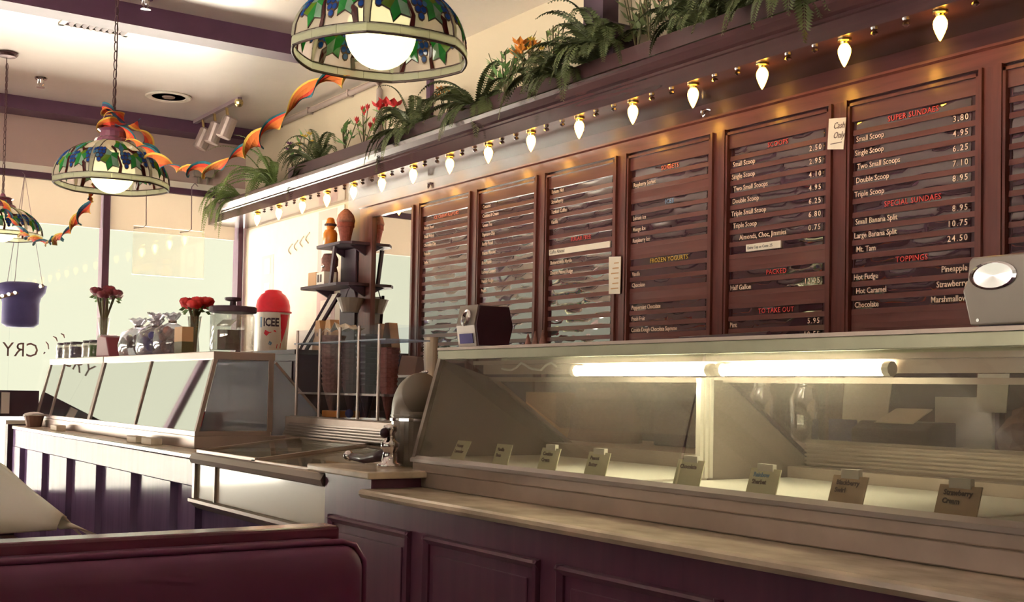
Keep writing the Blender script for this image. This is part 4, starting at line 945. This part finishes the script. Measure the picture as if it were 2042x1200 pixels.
# air vent
t = thing('air_vent', (1.97, 7.46, ZC), 'white louvred air vent in the ceiling beside the near beam', 'air vent')
vx0, vx1, vy0, vy1 = 1.74, 2.16, 7.36, 7.62
f = MB(); f.box(vx0, vx1, vy0, vy0+.035, ZC-.014, ZC-.001); f.box(vx0, vx1, vy1-.035, vy1, ZC-.014, ZC-.001); f.box(vx0, vx0+.035, vy0, vy1, ZC-.014, ZC-.001); f.box(vx1-.035, vx1, vy0, vy1, ZC-.014, ZC-.001)
f.build('frame', MT['white'], t, bevel=.003)
box(vx0+.03, vx1-.03, vy0+.03, vy1-.03, ZC-.003, ZC-.001).build('duct_shade', MT['beam'], t)  # flat dark sheet painting the shade behind the louvres
for i in range(9):
    x = vx0+.055+i*.039
    MB().quad3((x, vy0+.03, ZC-.004), (x, vy1-.03, ZC-.004), (x+.02, vy1-.03, ZC-.02), (x+.02, vy0+.03, ZC-.02), .003).build('louvre', MT['beamtrim'], t)
# track light
t = thing('track_light', (3.34, 9.2, ZC), 'ceiling track light with three grey cylinder heads', 'track light')
box(3.315, 3.35, 8.70, 9.70, ZC-.03, ZC-.001).build('track', MT['beamtrim'], t)
MB().sphere((3.333, 8.72, ZC-.04), .035, 10, 6).build('end_cap', MT['brass'], t)
for i, (y, tl) in enumerate(((9.52, .35), (9.25, .28), (8.98, .30))):
    hd = MB(); hd.lathe([(.05, .0), (.058, .005), (.058, .16), (.04, .175), (.001, .176)], 16)
    hd.lathe([(.05, .006), (.001, .02)], 16)
    Mx = Matrix.Translation((3.31, y, ZC-.27)) @ Matrix.Rotation(tl, 4, 'Y') @ Matrix.Rotation(.15, 4, 'X')
    hd.xf(Mx).build('lamp_head', MT['alu'], t, smooth=False)
    MB().tube([(3.333, y, ZC-.03), (3.34, y, ZC-.075), (3.345, y, ZC-.11)], .012, 8).build('stem', MT['brass'], t)
# pipe on the right wall and ceiling corner
t = thing('conduit_pipe', (XW-.03, 7.43, 2.85), 'painted conduit pipe running up the right wall and along the ceiling', 'pipe')
MB().tube([(XW-.03, 7.44, 2.75), (XW-.03, 7.44, 3.30), (XW-.03, 7.45, 3.345), (XW-.03, 7.49, 3.365), (XW-.03, 9.7, 3.365)], .021, 10).build('pipe', MT['pipe'], t, smooth=True)
for y in (7.9, 8.6, 9.2): box(XW-.055, XW-.001, y, y+.02, 3.34, 3.39).build('pipe_strap', MT['pipe'], t)
t = thing('wall_bracket', (XW-.02, 6.755, 2.85), 'thin dark upright strip on the right wall behind the ferns', 'bracket')
box(XW-.03, XW-.001, 6.73, 6.78, 2.7, 3.28).build('strip', MT['beam'], t)
# hanging black post and box on the planter
t = thing('hanging_speaker', (3.72, 4.68, 2.86), 'black speaker box on dark pole rising from planter among ferns', 'speaker')
MB().prism([(4.79, 2.85), (4.80, 3.0), (4.765, 3.04), (4.59, 3.04), (4.545, 2.98), (4.545, 2.85)], 'x', 3.64, 3.80).build('speaker_box', MT['dark'], t, bevel=.01)
box(3.67, 3.77, 4.67, 4.83, 2.96, ZC-.001).build('pole', MT['dark'], t)
# device on the head rail of the end window
t = thing('alarm_box', (3.5, YW-.03, 2.99), 'small grey box on the end wall above the window rail', 'alarm')
box(3.42, 3.60, YW-.07, YW-.001, 2.985, 3.075).build('box', MT['grey'], t, bevel=.01)
for x in (3.47, 3.55): box(x-.006, x+.006, YW-.03, YW-.015, 2.926, 2.985).build('wire', MT['grey'], t)
# sign hung in the end window
t = thing('window_sign', (3.2, 9.82, 2.2), 'white sign seen from behind, hung on two wires in the end window', 'sign')
box(2.88, 3.48, 9.81, 9.825, 2.10, 2.50).build('sign_panel', MT['jar'], t, bevel=.003)
for x, h in ((2.98, 2.86), (3.36, 2.90)):
    MB().tube([(x-.10, 9.80, 2.475), (x-.03, 9.80, 2.485), (x, 9.80, 2.51), (x, 9.82, h-.03), (x+.04, 9.86, h+.01), (x+.09, 9.93, h+.0)], .004, 5).build('wire', MT['beamtrim'], t, smooth=True)
# hanging blue bucket basket with lights
t = thing('hanging_basket', (2.02, 9.72, 1.62), 'dark blue hanging basket with a slanted row of white lights in the window', 'hanging basket')
MB().lathe([(.001, .0), (.10, .004), (.135, .03), (.135, .19), (.145, .23), (.175, .27), (.185, .325), (.12, .345), (.001, .35)], 20, (2.01, 9.72, 1.62)).build('basket', MT['indigo'], t, smooth=True)
for i in range(8): MB().sphere((1.80+.045*i, 9.57, 1.83+.015*i), .014, 8, 6).build('light', MT['led'], t, smooth=True)
MB().tube([(1.78, 9.575, 1.815), (2.14, 9.575, 1.943)], .012, 6).build('light_strip', MT['brown'], t)
for a in (0, 2.1, 4.2): MB().tube([(2.01+.16*cos(a), 9.72+.16*sin(a), 1.93), (2.01, 9.72, 2.8), (2.01, 9.80, 2.83)], .0025, 4).build('hanger', MT['beamtrim'], t)
# mirrored window lettering
place_text('window_lettering', 'CRY', .16, MT['brown'], (2.225, YW+.045, 1.405), (-1, 0, 0), (0, 0, 1), None, width=.9)
o = bpy.data.objects['window_lettering']; o.parent = fr
for (xa, za), (xb, zb_) in (((2.262, 1.43), (2.268, 1.445)), ((2.275, 1.53), (2.30, 1.47)), ((2.33, 1.575), (2.365, 1.535)), ((2.39, 1.60), (2.42, 1.565))):
    MB().tube([(xa, YW+.046, za), ((xa+xb)/2+.006, YW+.046, (za+zb_)/2+.008), (xb, YW+.046, zb_)], [.004, .007, .004], 5).build('window_lettering', MT['brown'], fr)

# ================================================================== STAINED GLASS PENDANT LAMPS
RL, HL = .255, .185
def dome(u, v, off, k6=pi/6):
    """u -1..1 across one sixth of the shade, v 0 (crown) .. 1 (rim)"""
    th = radians(16)+(radians(90)-radians(16))*min(v, 1.0); a = u*k6
    flat = 1-.05*(1-u*u)*min(1, v*1.2)
    r_ = (RL*sin(th))*flat+off*sin(th); z = HL*cos(th)+off*cos(th)
    if v > 1: z -= (v-1)*.28
    return (r_*cos(a), r_*sin(a), z)
def pane(mb, poly, o0, o1):
    n = len(poly); cu_ = sum(p[0] for p in poly)/n; cv_ = sum(p[1] for p in poly)/n
    vs = [dome(p[0], p[1], o1) for p in poly]+[dome(p[0], p[1], o0) for p in poly]+[dome(cu_, cv_, o1), dome(cu_, cv_, o0)]
    fs = []
    for i in range(n):
        j = (i+1) % n; fs += [(i, j, 2*n), (j+n, i+n, 2*n+1), (i, i+n, j+n, j)]
    return mb.add(vs, fs)
def grow(poly, d):
    n = len(poly); cu_ = sum(p[0] for p in poly)/n; cv_ = sum(p[1] for p in poly)/n; out = []
    for u, v in poly:
        du, dv = u-cu_, v-cv_; l = sqrt(du*du+dv*dv)+1e-6; out.append((u+du/l*d, v+dv/l*d))
    return out
def disc(u, v, r_): return [(u+r_*cos(2*pi*k/9), v+r_*.62*sin(2*pi*k/9)) for k in range(9)]
def leafsegs(u, v, s, rot):
    tips = [(0, 1.1), (.38, .55), (1.05, .5), (.72, -.12), (.72, -.8), (0, -.55), (-.72, -.8), (-.72, -.12), (-1.05, .5), (-.38, .55)]
    P = [(u+s*(x*cos(rot)-y*sin(rot)), v+.72*s*(x*sin(rot)+y*cos(rot))) for x, y in tips]
    c0 = (u, v-.2*s*cos(rot))
    return [[c0, P[9], P[0], P[1]], [c0, P[1], P[2], P[3]], [c0, P[3], P[4], P[5]], [c0, P[5], P[6], P[7]], [c0, P[7], P[8], P[9]]]
pieces = []
for (u, v, s, rot, cols) in ((-.38, .72, .31, .25, ('g_green', 'g_pale', 'g_green', 'g_pale', 'g_lime')), (.52, .70, .27, -.5, ('g_pale', 'g_green', 'g_lime', 'g_green', 'g_green')), (.05, .34, .30, .1, ('g_cyan', 'g_green', 'g_pale', 'g_lime', 'g_green'))):
    for sg, m in zip(leafsegs(u, v, s, rot), cols): pieces.append(('leaf_pane', sg, m))
rnd = random.Random(4)
for (gu, gv) in ((.16, .60), (-.78, .50), (.86, .52)):
    for r_ in range(4):
        for c_ in range(3-(r_ > 1)-(r_ > 2)+0):
            pieces.append(('grape_pane', disc(gu+(c_-.5*(2-(r_ > 1)-(r_ > 2)))*.13, gv+r_*.085, .06), ('g_blue', 'g_cyan', 'g_blue', 'g_blue')[rnd.randrange(4)]))
branch = [[(-.12, .99), (-.02, .99), (.0, .86), (-.08, .70), (-.14, .70), (-.06, .86)], [(-.14, .70), (-.08, .70), (-.2, .5), (-.34, .40), (-.38, .44), (-.24, .54)], [(.25, .44), (.31, .42), (.5, .52), (.7, .48), (.7, .52), (.5, .57)], [(.72, .99), (.82, .99), (.78, .84), (.66, .78), (.64, .82)]]
for b_ in branch: pieces.append(('branch_pane', b_, 'g_brown'))
LM = {}
bgm = MB()
N_, V_ = 8, 7
for sgn, o_ in ((1, .0008), (-1, -.0008)):
    g = [[dome(-1+2*i/N_, .0+1.0*j/V_, o_) for i in range(N_+1)] for j in range(V_+1)]
    vs = [p for r_ in g for p in r_]; fs = [(j*(N_+1)+i, j*(N_+1)+i+1, (j+1)*(N_+1)+i+1, (j+1)*(N_+1)+i) for j in range(V_) for i in range(N_)]
    bgm.add(vs, fs)
came = MB()
for _, p_, _m in pieces: pane(came, grow(p_, .022), -.0022, .0022)
rimband = MB()
for a, b in ((-1, -.33), (-.32, .33), (.34, 1)):
    P = [(a+(b-a)*i/4, 1.0) for i in range(5)]+[(b+(a-b)*i/4, 1.085) for i in range(5)]
    pane(rimband, P, -.002, .003)
rimlead = MB(); rimlead.tube([dome(-1+2*i/8, 1.0, 0) for i in range(9)], .0032, 5, False); rimlead.tube([dome(-1+2*i/8, 1.09, 0) for i in range(9)], .0042, 5, False)
ribm = MB()
for u0 in (-1.0,):
    P = [(u0-.055, v) for v in [i/8 for i in range(9)]]+[(u0+.055, v) for v in [1-i/8 for i in range(9)]]
    # rib as strip of quads
    vs = []; fs = []
    for j in range(9):
        for du in (-.05, .05):
            for o_ in (.0035, -.0025): vs.append(dome(u0+du/max(.35, j/8), j/8, o_))
    for j in range(8):
        i = 4*j; fs += [(i, i+2, i+6, i+4), (i+1, i+5, i+7, i+3), (i, i+4, i+5, i+1), (i+2, i+3, i+7, i+6)]
    ribm.add(vs, fs)
ribl = MB()
for du in (-.055, .055): ribl.tube([dome(-1+du/max(.35, j/8), j/8, .001) for j in range(9)], .0026, 4)
def make_lamp(loc, label):
    t = thing('pendant_lamp', loc, label, 'pendant lamp', 'stained glass pendant lamps')
    for k in range(6):
        Rz = k*pi/3+.42
        def put(mb, nm, m, smooth, par):
            key = (nm, id(mb))
            if key in LM: o = bpy.data.objects.new(nm, LM[key]); COL.objects.link(o); o.parent = par
            else: o = mb.build(nm, MT[m], par, smooth=smooth, local=True); LM[key] = o.data
            return o
        p = put(bgm, 'shade_panel', 'g_cream', True, t); p.rotation_euler = (0, 0, Rz)
        put(came, 'lead_came', 'lead', False, p); put(rimband, 'rim_band', 'g_band', False, p); put(rimlead, 'rim_lead', 'lead', True, p)
        put(ribm, 'rib_strip', 'g_band', False, p); put(ribl, 'rib_lead', 'lead', False, p)
        for i, (nm, poly, m) in enumerate(pieces):
            key = ('pc', i)
            if key in LM: o = bpy.data.objects.new(nm, LM[key]); COL.objects.link(o); o.parent = p
            else: o = pane(MB(), poly, -.0035, .0035).build(nm, MT[m], p, local=True); LM[key] = o.data
    MB().lathe([(.085, .165), (.088, .175), (.08, .19), (.062, .20), (.058, .225), (.07, .235), (.05, .245), (.02, .25), (.012, .27), (.001, .272)], 18).build('crown_cap', MT['boothwood'], t, local=True)
    MB().sphere((0, 0, .045), .1, 24, 16).build('globe', MT['globe'], t, local=True, smooth=True)
    MB().lathe([(.012, .13), (.03, .14), (.034, .18), (.012, .19)], 14).build('lamp_holder', MT['brass'], t, local=True)
    top = ZC-loc[2]; n = int((top-.27-.05)/.042); lk = None
    for i in range(n):
        z = .285+.042*i
        if lk is None:
            pts = [(.009*cos(a), 0, .024*sin(a)) for a in [2*pi*q/10 for q in range(11)]]
            o = MB().tube(pts, .0026, 5, False).build('chain_link', MT['chain'], t, local=True); lk = o.data
        else: o = bpy.data.objects.new('chain_link', lk); COL.objects.link(o); o.parent = t
        o.location = (0, 0, z); o.rotation_euler = (0, 0, (i % 2)*pi/2+.5)
    MB().tube([(0, 0, .26), (.006, 0, .6), (-.004, 0, top)], .003, 5).build('cord', MT['chain'], t, local=True)
    MB().lathe([(.068, top-.001), (.07, top-.012), (.055, top-.028), (.012, top-.034), (.001, top-.035)], 18).build('canopy', MT['chain'], t, local=True)
    return t
make_lamp((1.561, 3.0, 2.160), 'nearest stained glass grape lamp, cut by the top picture edge')
make_lamp((1.523, 5.54, 2.125), 'middle stained glass grape lamp with crepe streamer wound round its chain')
make_lamp((1.628, 8.52, 2.19), 'farthest stained glass grape lamp cut by the left picture edge')

# ---- crepe streamers
def catmull(P, n=10):
    P = [Vector(p) for p in P]; out = []
    for i in range(len(P)-1):
        a = P[max(i-1, 0)]; b = P[i]; c = P[i+1]; d = P[min(i+2, len(P)-1)]
        for k in range(n):
            s_ = k/n; out.append(.5*((2*b)+(c-a)*s_+(2*a-5*b+4*c-d)*s_*s_+(3*b-a-3*c+d)*s_**3))
    out.append(P[-1]); return out
def ribbon(mb, pts, width, turns, ph=0.0, seed=1):
    rnd = random.Random(seed); n = len(pts); offs = [-.5, -.38, -.12, .16, .36, .5]; vs = []
    L = [0]
    for i in range(1, n): L.append(L[-1]+(pts[i]-pts[i-1]).length)
    for i, p in enumerate(pts):
        d = (pts[min(i+1, n-1)]-pts[max(i-1, 0)]).normalized(); a = d.cross(Vector((0, 0, 1)))
        a = a.normalized() if a.length > .05 else Vector((1, 0, 0)); b = a.cross(d)
        ang = ph+2*pi*turns*L[i]/L[-1]+.5*sin(L[i]*9); w_ = width*(.78+.3*sin(L[i]*11+ph))
        q = a*cos(ang)+b*sin(ang); nn = d.cross(q)
        for o_ in offs: vs.append(p+q*o_*w_+nn*.10*w_*(1-4*o_*o_))
    m = len(offs)
    for k in range(m-1):
        mb.cur = k; mb.add([vs[i*m+k+e] for i in range(n) for e in (0, 1)], [(2*i, 2*i+1, 2*i+3, 2*i+2) for i in range(n-1)])
    return mb
SM = [MT['s_yel'], MT['s_or'], MT['s_red'], MT['s_navy'], MT['s_teal']]
SM1 = [MT['s_yel'], MT['s_or'], MT['s_or'], MT['s_red'], MT['s_teal']]
def streamer(nm, parts, label):
    t = thing(nm, parts[0][1][0], label, 'streamer', 'crepe paper streamers')
    for (pn, P, wd, tn, ph, mats) in parts:
        o = ribbon(MB(), catmull(P), wd, tn, ph).build(pn, None, t, mats=mats)
        sm = o.modifiers.new('thick', 'SOLIDIFY'); sm.thickness = .0012
    return t
def rx(px, py, X):
    d = _fw+_R*((px-PX)/FPX)-_U*((py-PY)/FPX); return tuple(d*(X/d.x)+Vector((0, 0, HC)))
s1 = [(1.59, 3.24, 2.15)]+[rx(*p, 1.56) for p in ((603, 185), (575, 222), (545, 250), (510, 283), (470, 312), (430, 333), (380, 341), (335, 330), (300, 308), (272, 285))]+[(1.55, 5.50, 2.36), (1.52, 5.54, 2.42)]
knot = [(1.52+.055*cos(a*2.1), 5.54+.055*sin(a*2.1), 2.36+.012*a+.02*sin(a*3)) for a in range(0, 9)]
knot2 = [(1.60, 5.48, 2.40), (1.63, 5.50, 2.36), (1.65, 5.45, 2.31), (1.67, 5.40, 2.25), (1.70, 5.35, 2.20)]
streamer('crepe_streamer', [('twisted_ribbon', s1, .066, 6.5, .4, SM1), ('wound_ribbon', knot, .06, 2.5, 0, SM), ('loose_end', knot2, .07, 1.5, 1, SM)], 'orange twisted crepe streamer swagged from nearest lamp to middle lamp')
s2 = [(1.50, 5.56, 2.36), (1.38, 5.60, 2.28), (1.40, 5.72, 2.12)]+[rx(*p, 1.555) for p in ((170, 425), (150, 448), (125, 472), (95, 484), (65, 478), (45, 466), (25, 450))]+[(1.64, 8.45, 2.42)]
s2 = [(1.47, 5.50, 2.15)]+[rx(*p, 1.52) for p in ((183, 382), (178, 408), (152, 442), (128, 468))]+[rx(*p, 1.57) for p in ((95, 484), (65, 478))]+[rx(*p, 1.60) for p in ((45, 466), (28, 445), (12, 420))]+[(1.628, 8.52, 2.44)]
streamer('crepe_streamer', [('twisted_ribbon', s2, .062, 8.0, .9, SM)], 'blue and red twisted crepe streamer from middle lamp to farthest lamp')

# ================================================================== PLANTS ON THE PLANTER
def frond(rnd, base, az, el, L, droop, wide, n=15):
    mb = MB(); p = Vector(base); d = Vector((cos(az)*cos(el), sin(az)*cos(el), sin(el))); pts = [p.copy()]; step = L/n
    for i in range(n):
        d = (d+Vector((0, 0, -droop*(i+1)/n))).normalized(); p = p+d*step; pts.append(p.copy())
    mb.tube(pts, [.003*(1-.7*i/n) for i in range(n+1)], 4)
    side = pts[0].cross(Vector((0, 0, 1)))
    for i in range(1, n+1):
        for sub in (0, .5):
            q = pts[i] if not sub else (pts[i]+pts[i-1])*.5
            tdir = (pts[i]-pts[i-1]).normalized(); sd_ = tdir.cross(Vector((0, 0, 1)))
            sd_ = sd_.normalized() if sd_.length > .1 else Vector((1, 0, 0)); s_ = (i-sub)/n
            ll = wide*(.25+.75*sin(pi*min(1, s_*.92+.05)))*(1-.35*s_)
            for sg in (-1, 1):
                e_ = (sd_*sg+tdir*.45+Vector((0, 0, -.25))).normalized(); tip = q+e_*ll; nn = e_.cross(tdir).normalized()
                wv = tdir*ll*.24
                mb.add([q-wv*.4, q+e_*ll*.45+wv+nn*.004, tip, q+e_*ll*.45-wv+nn*.004], [(0, 1, 2, 3)])
    return mb
def fern(y, z, n, L, lb, seed, m='fern', x=3.72, az0=pi, fan=1.6, droop=.32, el0=.35, wide=.05, dirs=None):
    rnd = random.Random(seed); t = thing('fern', (x, y, z), lb, 'fern', 'ferns in the planter box')
    n = int(n*1.3); L *= 1.12; wide *= 1.25
    for k in range(n):
        az = az0+rnd.uniform(-fan, fan); el = el0+rnd.uniform(-.3, .8)
        frond(rnd, (x+rnd.uniform(-.02, .02), y+rnd.uniform(-.03, .03), z), az, el, L*rnd.uniform(.7, 1.1), droop*rnd.uniform(.7, 1.4), wide*rnd.uniform(.8, 1.15)).build('frond', MT[m], t)
    return t
ZP = 2.752
def stempot(mb, x, y): mb.tube([(x, y, ZP), (x, y, 2.83)], .006, 5)
def blossoms(mb, c, r_, rnd, kind):
    n = {'tulip': 6, 'lily': 6, 'daisy': 8}[kind]
    for k in range(n):
        a = 2*pi*k/n; e_ = {'tulip': 1.1, 'lily': .5, 'daisy': .25}[kind]
        d = Vector((cos(a)*cos(e_), sin(a)*cos(e_), sin(e_))); sdv = Vector((-sin(a), cos(a), 0))*r_*.4; c_ = Vector(c)
        mb.add([c_, c_+d*r_*.6+sdv, c_+d*r_*1.15+Vector((0, 0, .01)), c_+d*r_*.6-sdv], [(0, 1, 2, 3)])
    mb.sphere(c, r_*.22, 6, 4)
def bunch(y, lb, seed, pet='petalred', kind='tulip', n=6, H=.2, spread=.08, r_=.03, leafm='leaf', leaves=10, leaflen=.1, x=3.72):
    rnd = random.Random(seed); t = thing('artificial_flowers', (x, y, ZP), lb, 'flowers', 'flower bunches in the planter box'); st = MB(); lf = MB(); pt = MB()
    st.tube([(x, y, ZP), (x, y, 2.87)], .005, 5)
    for k in range(n):
        a = rnd.uniform(0, 2*pi); rr = spread*sqrt(rnd.uniform(.1, 1)); tip = Vector((x+rr*cos(a)*.8, y+rr*sin(a)*1.2, 2.89+1.15*H*rnd.uniform(.55, 1.0)))
        st.tube([(x, y, 2.86), tuple(Vector((x, y, 2.87)).lerp(tip, .55)+Vector((0, 0, -.01))), tuple(tip)], .003, 4)
        if pet: blossoms(pt, tip, r_, rnd, kind)
        for q in range(max(1, leaves//n)):
            s_ = rnd.uniform(.3, 1.0); b = Vector((x, y, 2.86)).lerp(tip, s_); a2 = rnd.uniform(0, 2*pi); d = Vector((cos(a2)*.6, sin(a2), rnd.uniform(.2, 1.2))).normalized()*leaflen*rnd.uniform(.6, 1.1)
            sdv = d.cross(Vector((.3, .2, 1))).normalized()*leaflen*.13
            lf.add([b, b+d*.45+sdv, b+d, b+d*.45-sdv], [(0, 1, 2, 3)])
    st.build('stem', MT['stem'], t); tag(lf.build('leaf_cluster', MT[leafm], t), kind='stuff')
    if pet: tag(pt.build('blossom', MT[pet], t), kind='stuff')
fern(8.85, 2.80, 20, .52, 'large spiky fern hanging over the far left end of the planter', 1, 'fern', 3.68, pi*.9, 1.7, .30, .5, .045)
fern(9.35, 2.75, 12, .50, 'drooping fern at the very end of the cornice by the window', 41, 'fern', 3.62, pi*.85, 1.2, .42, .3, .04)
fern(8.05, 2.81, 18, .40, 'bushy fern second from the far end of the planter', 2, 'ferndk', 3.70, pi, 1.7, .34, .5, .045)
bunch(8.35, 'yellow and green flower bunch between the two far ferns', 3, 'petalyel', 'daisy', 6, .20, .12, .03)
bunch(8.55, 'small purple flower bunch above the far fern', 13, 'petalpur', 'daisy', 4, .20, .08, .028)
bunch(7.66, 'leafy green plant without flowers left of red buds', 4, None, 'tulip', 7, .20, .09, .03, 'leaf', 30, .09)
bunch(7.37, 'small red bud flowers on upright stems by the pipe', 5, 'petalred', 'tulip', 6, .19, .09, .032, 'fern', 24, .08)
bunch(7.05, 'big red lily blooms left of the middle fern', 6, 'petalred', 'lily', 4, .20, .08, .062, 'fern', 18, .08)
fern(6.62, 2.81, 24, .40, 'dense drooping fern below the wall pipe, right of red lilies', 7, 'ferndk', 3.70, pi, 1.8, .38, .6, .05)
bunch(6.28, 'orange and purple bloom above the fern by the dark strip', 8, 'petalor', 'daisy', 3, .17, .05, .045, 'ferndk', 12, .07)
fern(5.85, 2.81, 20, .42, 'arching fern under the nearest lamp', 9, 'ferndk', 3.70, pi*1.05, 1.7, .34, .5, .055)
bunch(5.62, 'bright green leafy bush right of the arching fern', 10, None, 'tulip', 10, .24, .11, .03, 'leaf', 60, .09)
bunch(5.40, 'yellow and orange drooping flower on a dark stem', 11, 'petalor', 'lily', 5, .20, .07, .05, 'ferndk', 18, .10)
bunch(5.30, 'yellowish twiggy bunch beside the orange flower', 31, 'petalyel', 'daisy', 5, .22, .07, .022, 'stem', 16, .08)
bunch(5.14, 'small grey-green twig bunch left of the speaker', 12, None, 'daisy', 9, .24, .08, .02, 'fern', 46, .06)
fern(4.98, 2.81, 14, .40, 'fern hanging far over the cornice left of the speaker', 14, 'ferndk', 3.66, pi*.95, 1.5, .40, .4, .05)
fern(4.66, 2.83, 26, .42, 'thick dark fern covering the foot of the speaker', 15, 'ferndk', 3.66, pi, 1.9, .36, .6, .055)
bunch(4.46, 'broad-leaved dark plant right of the speaker', 16, None, 'tulip', 8, .28, .09, .03, 'ferndk', 36, .10)
bunch(4.36, 'thin twig plant with needle leaves before the red tulips', 17, None, 'tulip', 9, .30, .10, .03, 'ferndk', 50, .05)
bunch(4.21, 'orange-red tulips in a fan shaped bunch', 18, 'petalred', 'tulip', 6, .26, .14, .052, 'ferndk', 14, .16)
fern(3.95, 2.85, 22, .36, 'dark fern right of the orange-red tulips', 19, 'ferndk', 3.70, pi, 1.8, .30, .9, .055)
bunch(3.95, 'red blooms among the dark fern at the top picture edge', 20, 'petalred', 'lily', 4, .30, .10, .05, 'ferndk', 16, .08)
fern(3.66, 2.85, 20, .36, 'dark fern near top picture edge above scoops board', 21, 'ferndk', 3.68, pi, 1.8, .30, .8, .055)
fern(3.36, 2.83, 16, .44, 'fern with long hanging fronds near the top right', 22, 'ferndk', 3.64, pi, 1.3, .42, .4, .055)
fern(3.05, 2.83, 10, .34, 'fern mostly above the picture edge at the right end', 23, 'ferndk', 3.68, pi, 1.4, .34, .6, .055)

# ================================================================== BOOTH AND PAPERS IN THE FOREGROUND
BT = thing('booth_seat', (.0, 2.0, 0), 'maroon vinyl booth backrest with dark wood cap in the foreground', 'booth')
bx0, bx1 = -1.2, 1.0
# padded back: rounded slab
rad = .03; n = 8
def rrect(x0, x1, z0, z1, r_):
    P = []
    for (cx_, cz_, a0) in ((x1-r_, z1-r_, 0), (x0+r_, z1-r_, pi/2)):
        for k in range(n+1):
            a = a0+pi/2*k/n; P.append((cx_+r_*cos(a), cz_+r_*sin(a)))
    P += [(x0, z0), (x1, z0)]; return P
m = MB(); P0 = rrect(bx0, bx1, .35, .925, .045)
def inset(P, d): return [(x+(d if x < (bx0+bx1)/2 else -d), z-d if z > .5 else z) for x, z in P]
layers = [(1.925, .03), (1.915, .02)]; seq = [(2.02, P0), (1.955, P0), (1.937, inset(P0, .006)), (1.925, inset(P0, .018)), (1.921, inset(P0, .04))]
vs = []; fs = []; nn_ = len(P0)
for y, P in seq: vs += [(x, y, z) for x, z in P]
for i in range(len(seq)-1):
    for k in range(nn_): fs.append((i*nn_+k, i*nn_+(k+1) % nn_, (i+1)*nn_+(k+1) % nn_, (i+1)*nn_+k))
fs += [tuple(range(nn_-1, -1, -1)), tuple((len(seq)-1)*nn_+k for k in range(nn_))]
m.add(vs, fs).build('padded_back', MT['vinyl'], BT, smooth=True)
MB().tube([(bx0+.05, 1.945, .926), (bx1-.045, 1.945, .926), (bx1-.018, 1.945, .918), (bx1+.001, 1.945, .89), (bx1+.002, 1.945, .4)], .006, 6).build('piping', MT['vinyl'], BT, smooth=True)
box(bx0, bx1-.01, 2.022, 2.085, .30, .945).build('wood_cap', MT['boothwood'], BT, bevel=.006)
MB().prism([(1.50, .40), (1.50, .46), (1.92, .44), (1.92, .36)], 'x', bx0, bx1-.02).build('seat_cushion', MT['vinyl'], BT, bevel=.02)
box(bx0, bx1-.04, 1.56, 2.08, 0, .36).build('plinth', MT['boothwood'], BT)
# table behind the booth
t = thing('dining_table', (.35, 2.75, 0), 'dark dining table behind the foreground booth under the papers', 'table')
box(-.9, .95, 2.36, 3.15, .70, .735).build('tabletop', MT['boothwood'], t, bevel=.006)
MB().lathe([(.25, 0), (.24, .03), (.05, .06), (.045, .70)], 18, (.2, 2.75, 0)).build('pedestal', MT['dark'], t)
tag(box(-.1, .50, 2.38, 2.80, .736, .895).build('carton', MT['dark'], bevel=.006), 'dark box on the dining table carrying the folded paper sheets', 'box')
# big folded sheets lying across the table, their near ends curling up
def sheet(name, rows, m, lb):
    t_ = MB(); k = len(rows[0]); vs = [p for r_ in rows for p in r_]
    fs = [(j*k+i, j*k+i+1, (j+1)*k+i+1, (j+1)*k+i) for j in range(len(rows)-1) for i in range(k-1)]
    o = t_.add(vs, fs).build(name, m, smooth=True); sm = o.modifiers.new('thick', 'SOLIDIFY'); sm.thickness = .003
    return tag(o, lb, 'paper')
A0, A1 = Vector((0.543, 2.950, 1.034)), Vector((0.596, 2.420, 0.937))
B0, B1 = Vector((0.433, 2.330, 0.923)), Vector((0.557, 2.330, 0.925))
rows = []
for j in range(8):
    s_ = j/7; near = []
    for i in range(8):
        q = i/7; p = A0.lerp(A1, q).lerp(B0.lerp(B1, q), s_); p = p+Vector((0, 0, .012*sin(pi*s_)))
        near.append(tuple(p))
    rows.append(near)
sheet('folded_poster', rows, MT['sheetpaper'], 'large folded pale paper sheet leaning behind the booth at left')
rows = [[tuple(A0.lerp(A1, q)+Vector((.0+.06*s_, .08*s_, .002-.035*s_-.02*q*s_))) for q in [i/6 for i in range(7)]] for s_ in (0, .35, .7, 1.0)]
sheet('folded_poster', [[(x-.002, y+.004, z+.003) for x, y, z in r_] for r_ in rows], MT['sheetpaper'], 'whiter back flap of paper showing behind the large folded sheet')
rows = [[(.585+.10*q-.02*s_, 2.42-.02*q+.05*s_, .918-.018*q+.022*s_*(1-q)+.006*sin(5*q)) for q in [i/6 for i in range(7)]] for s_ in (0, .33, .66, 1.0)]
sheet('paper_napkin', rows, MT['sheetpaper'], 'small bright white paper corner on the booth ledge right of the folded sheet')
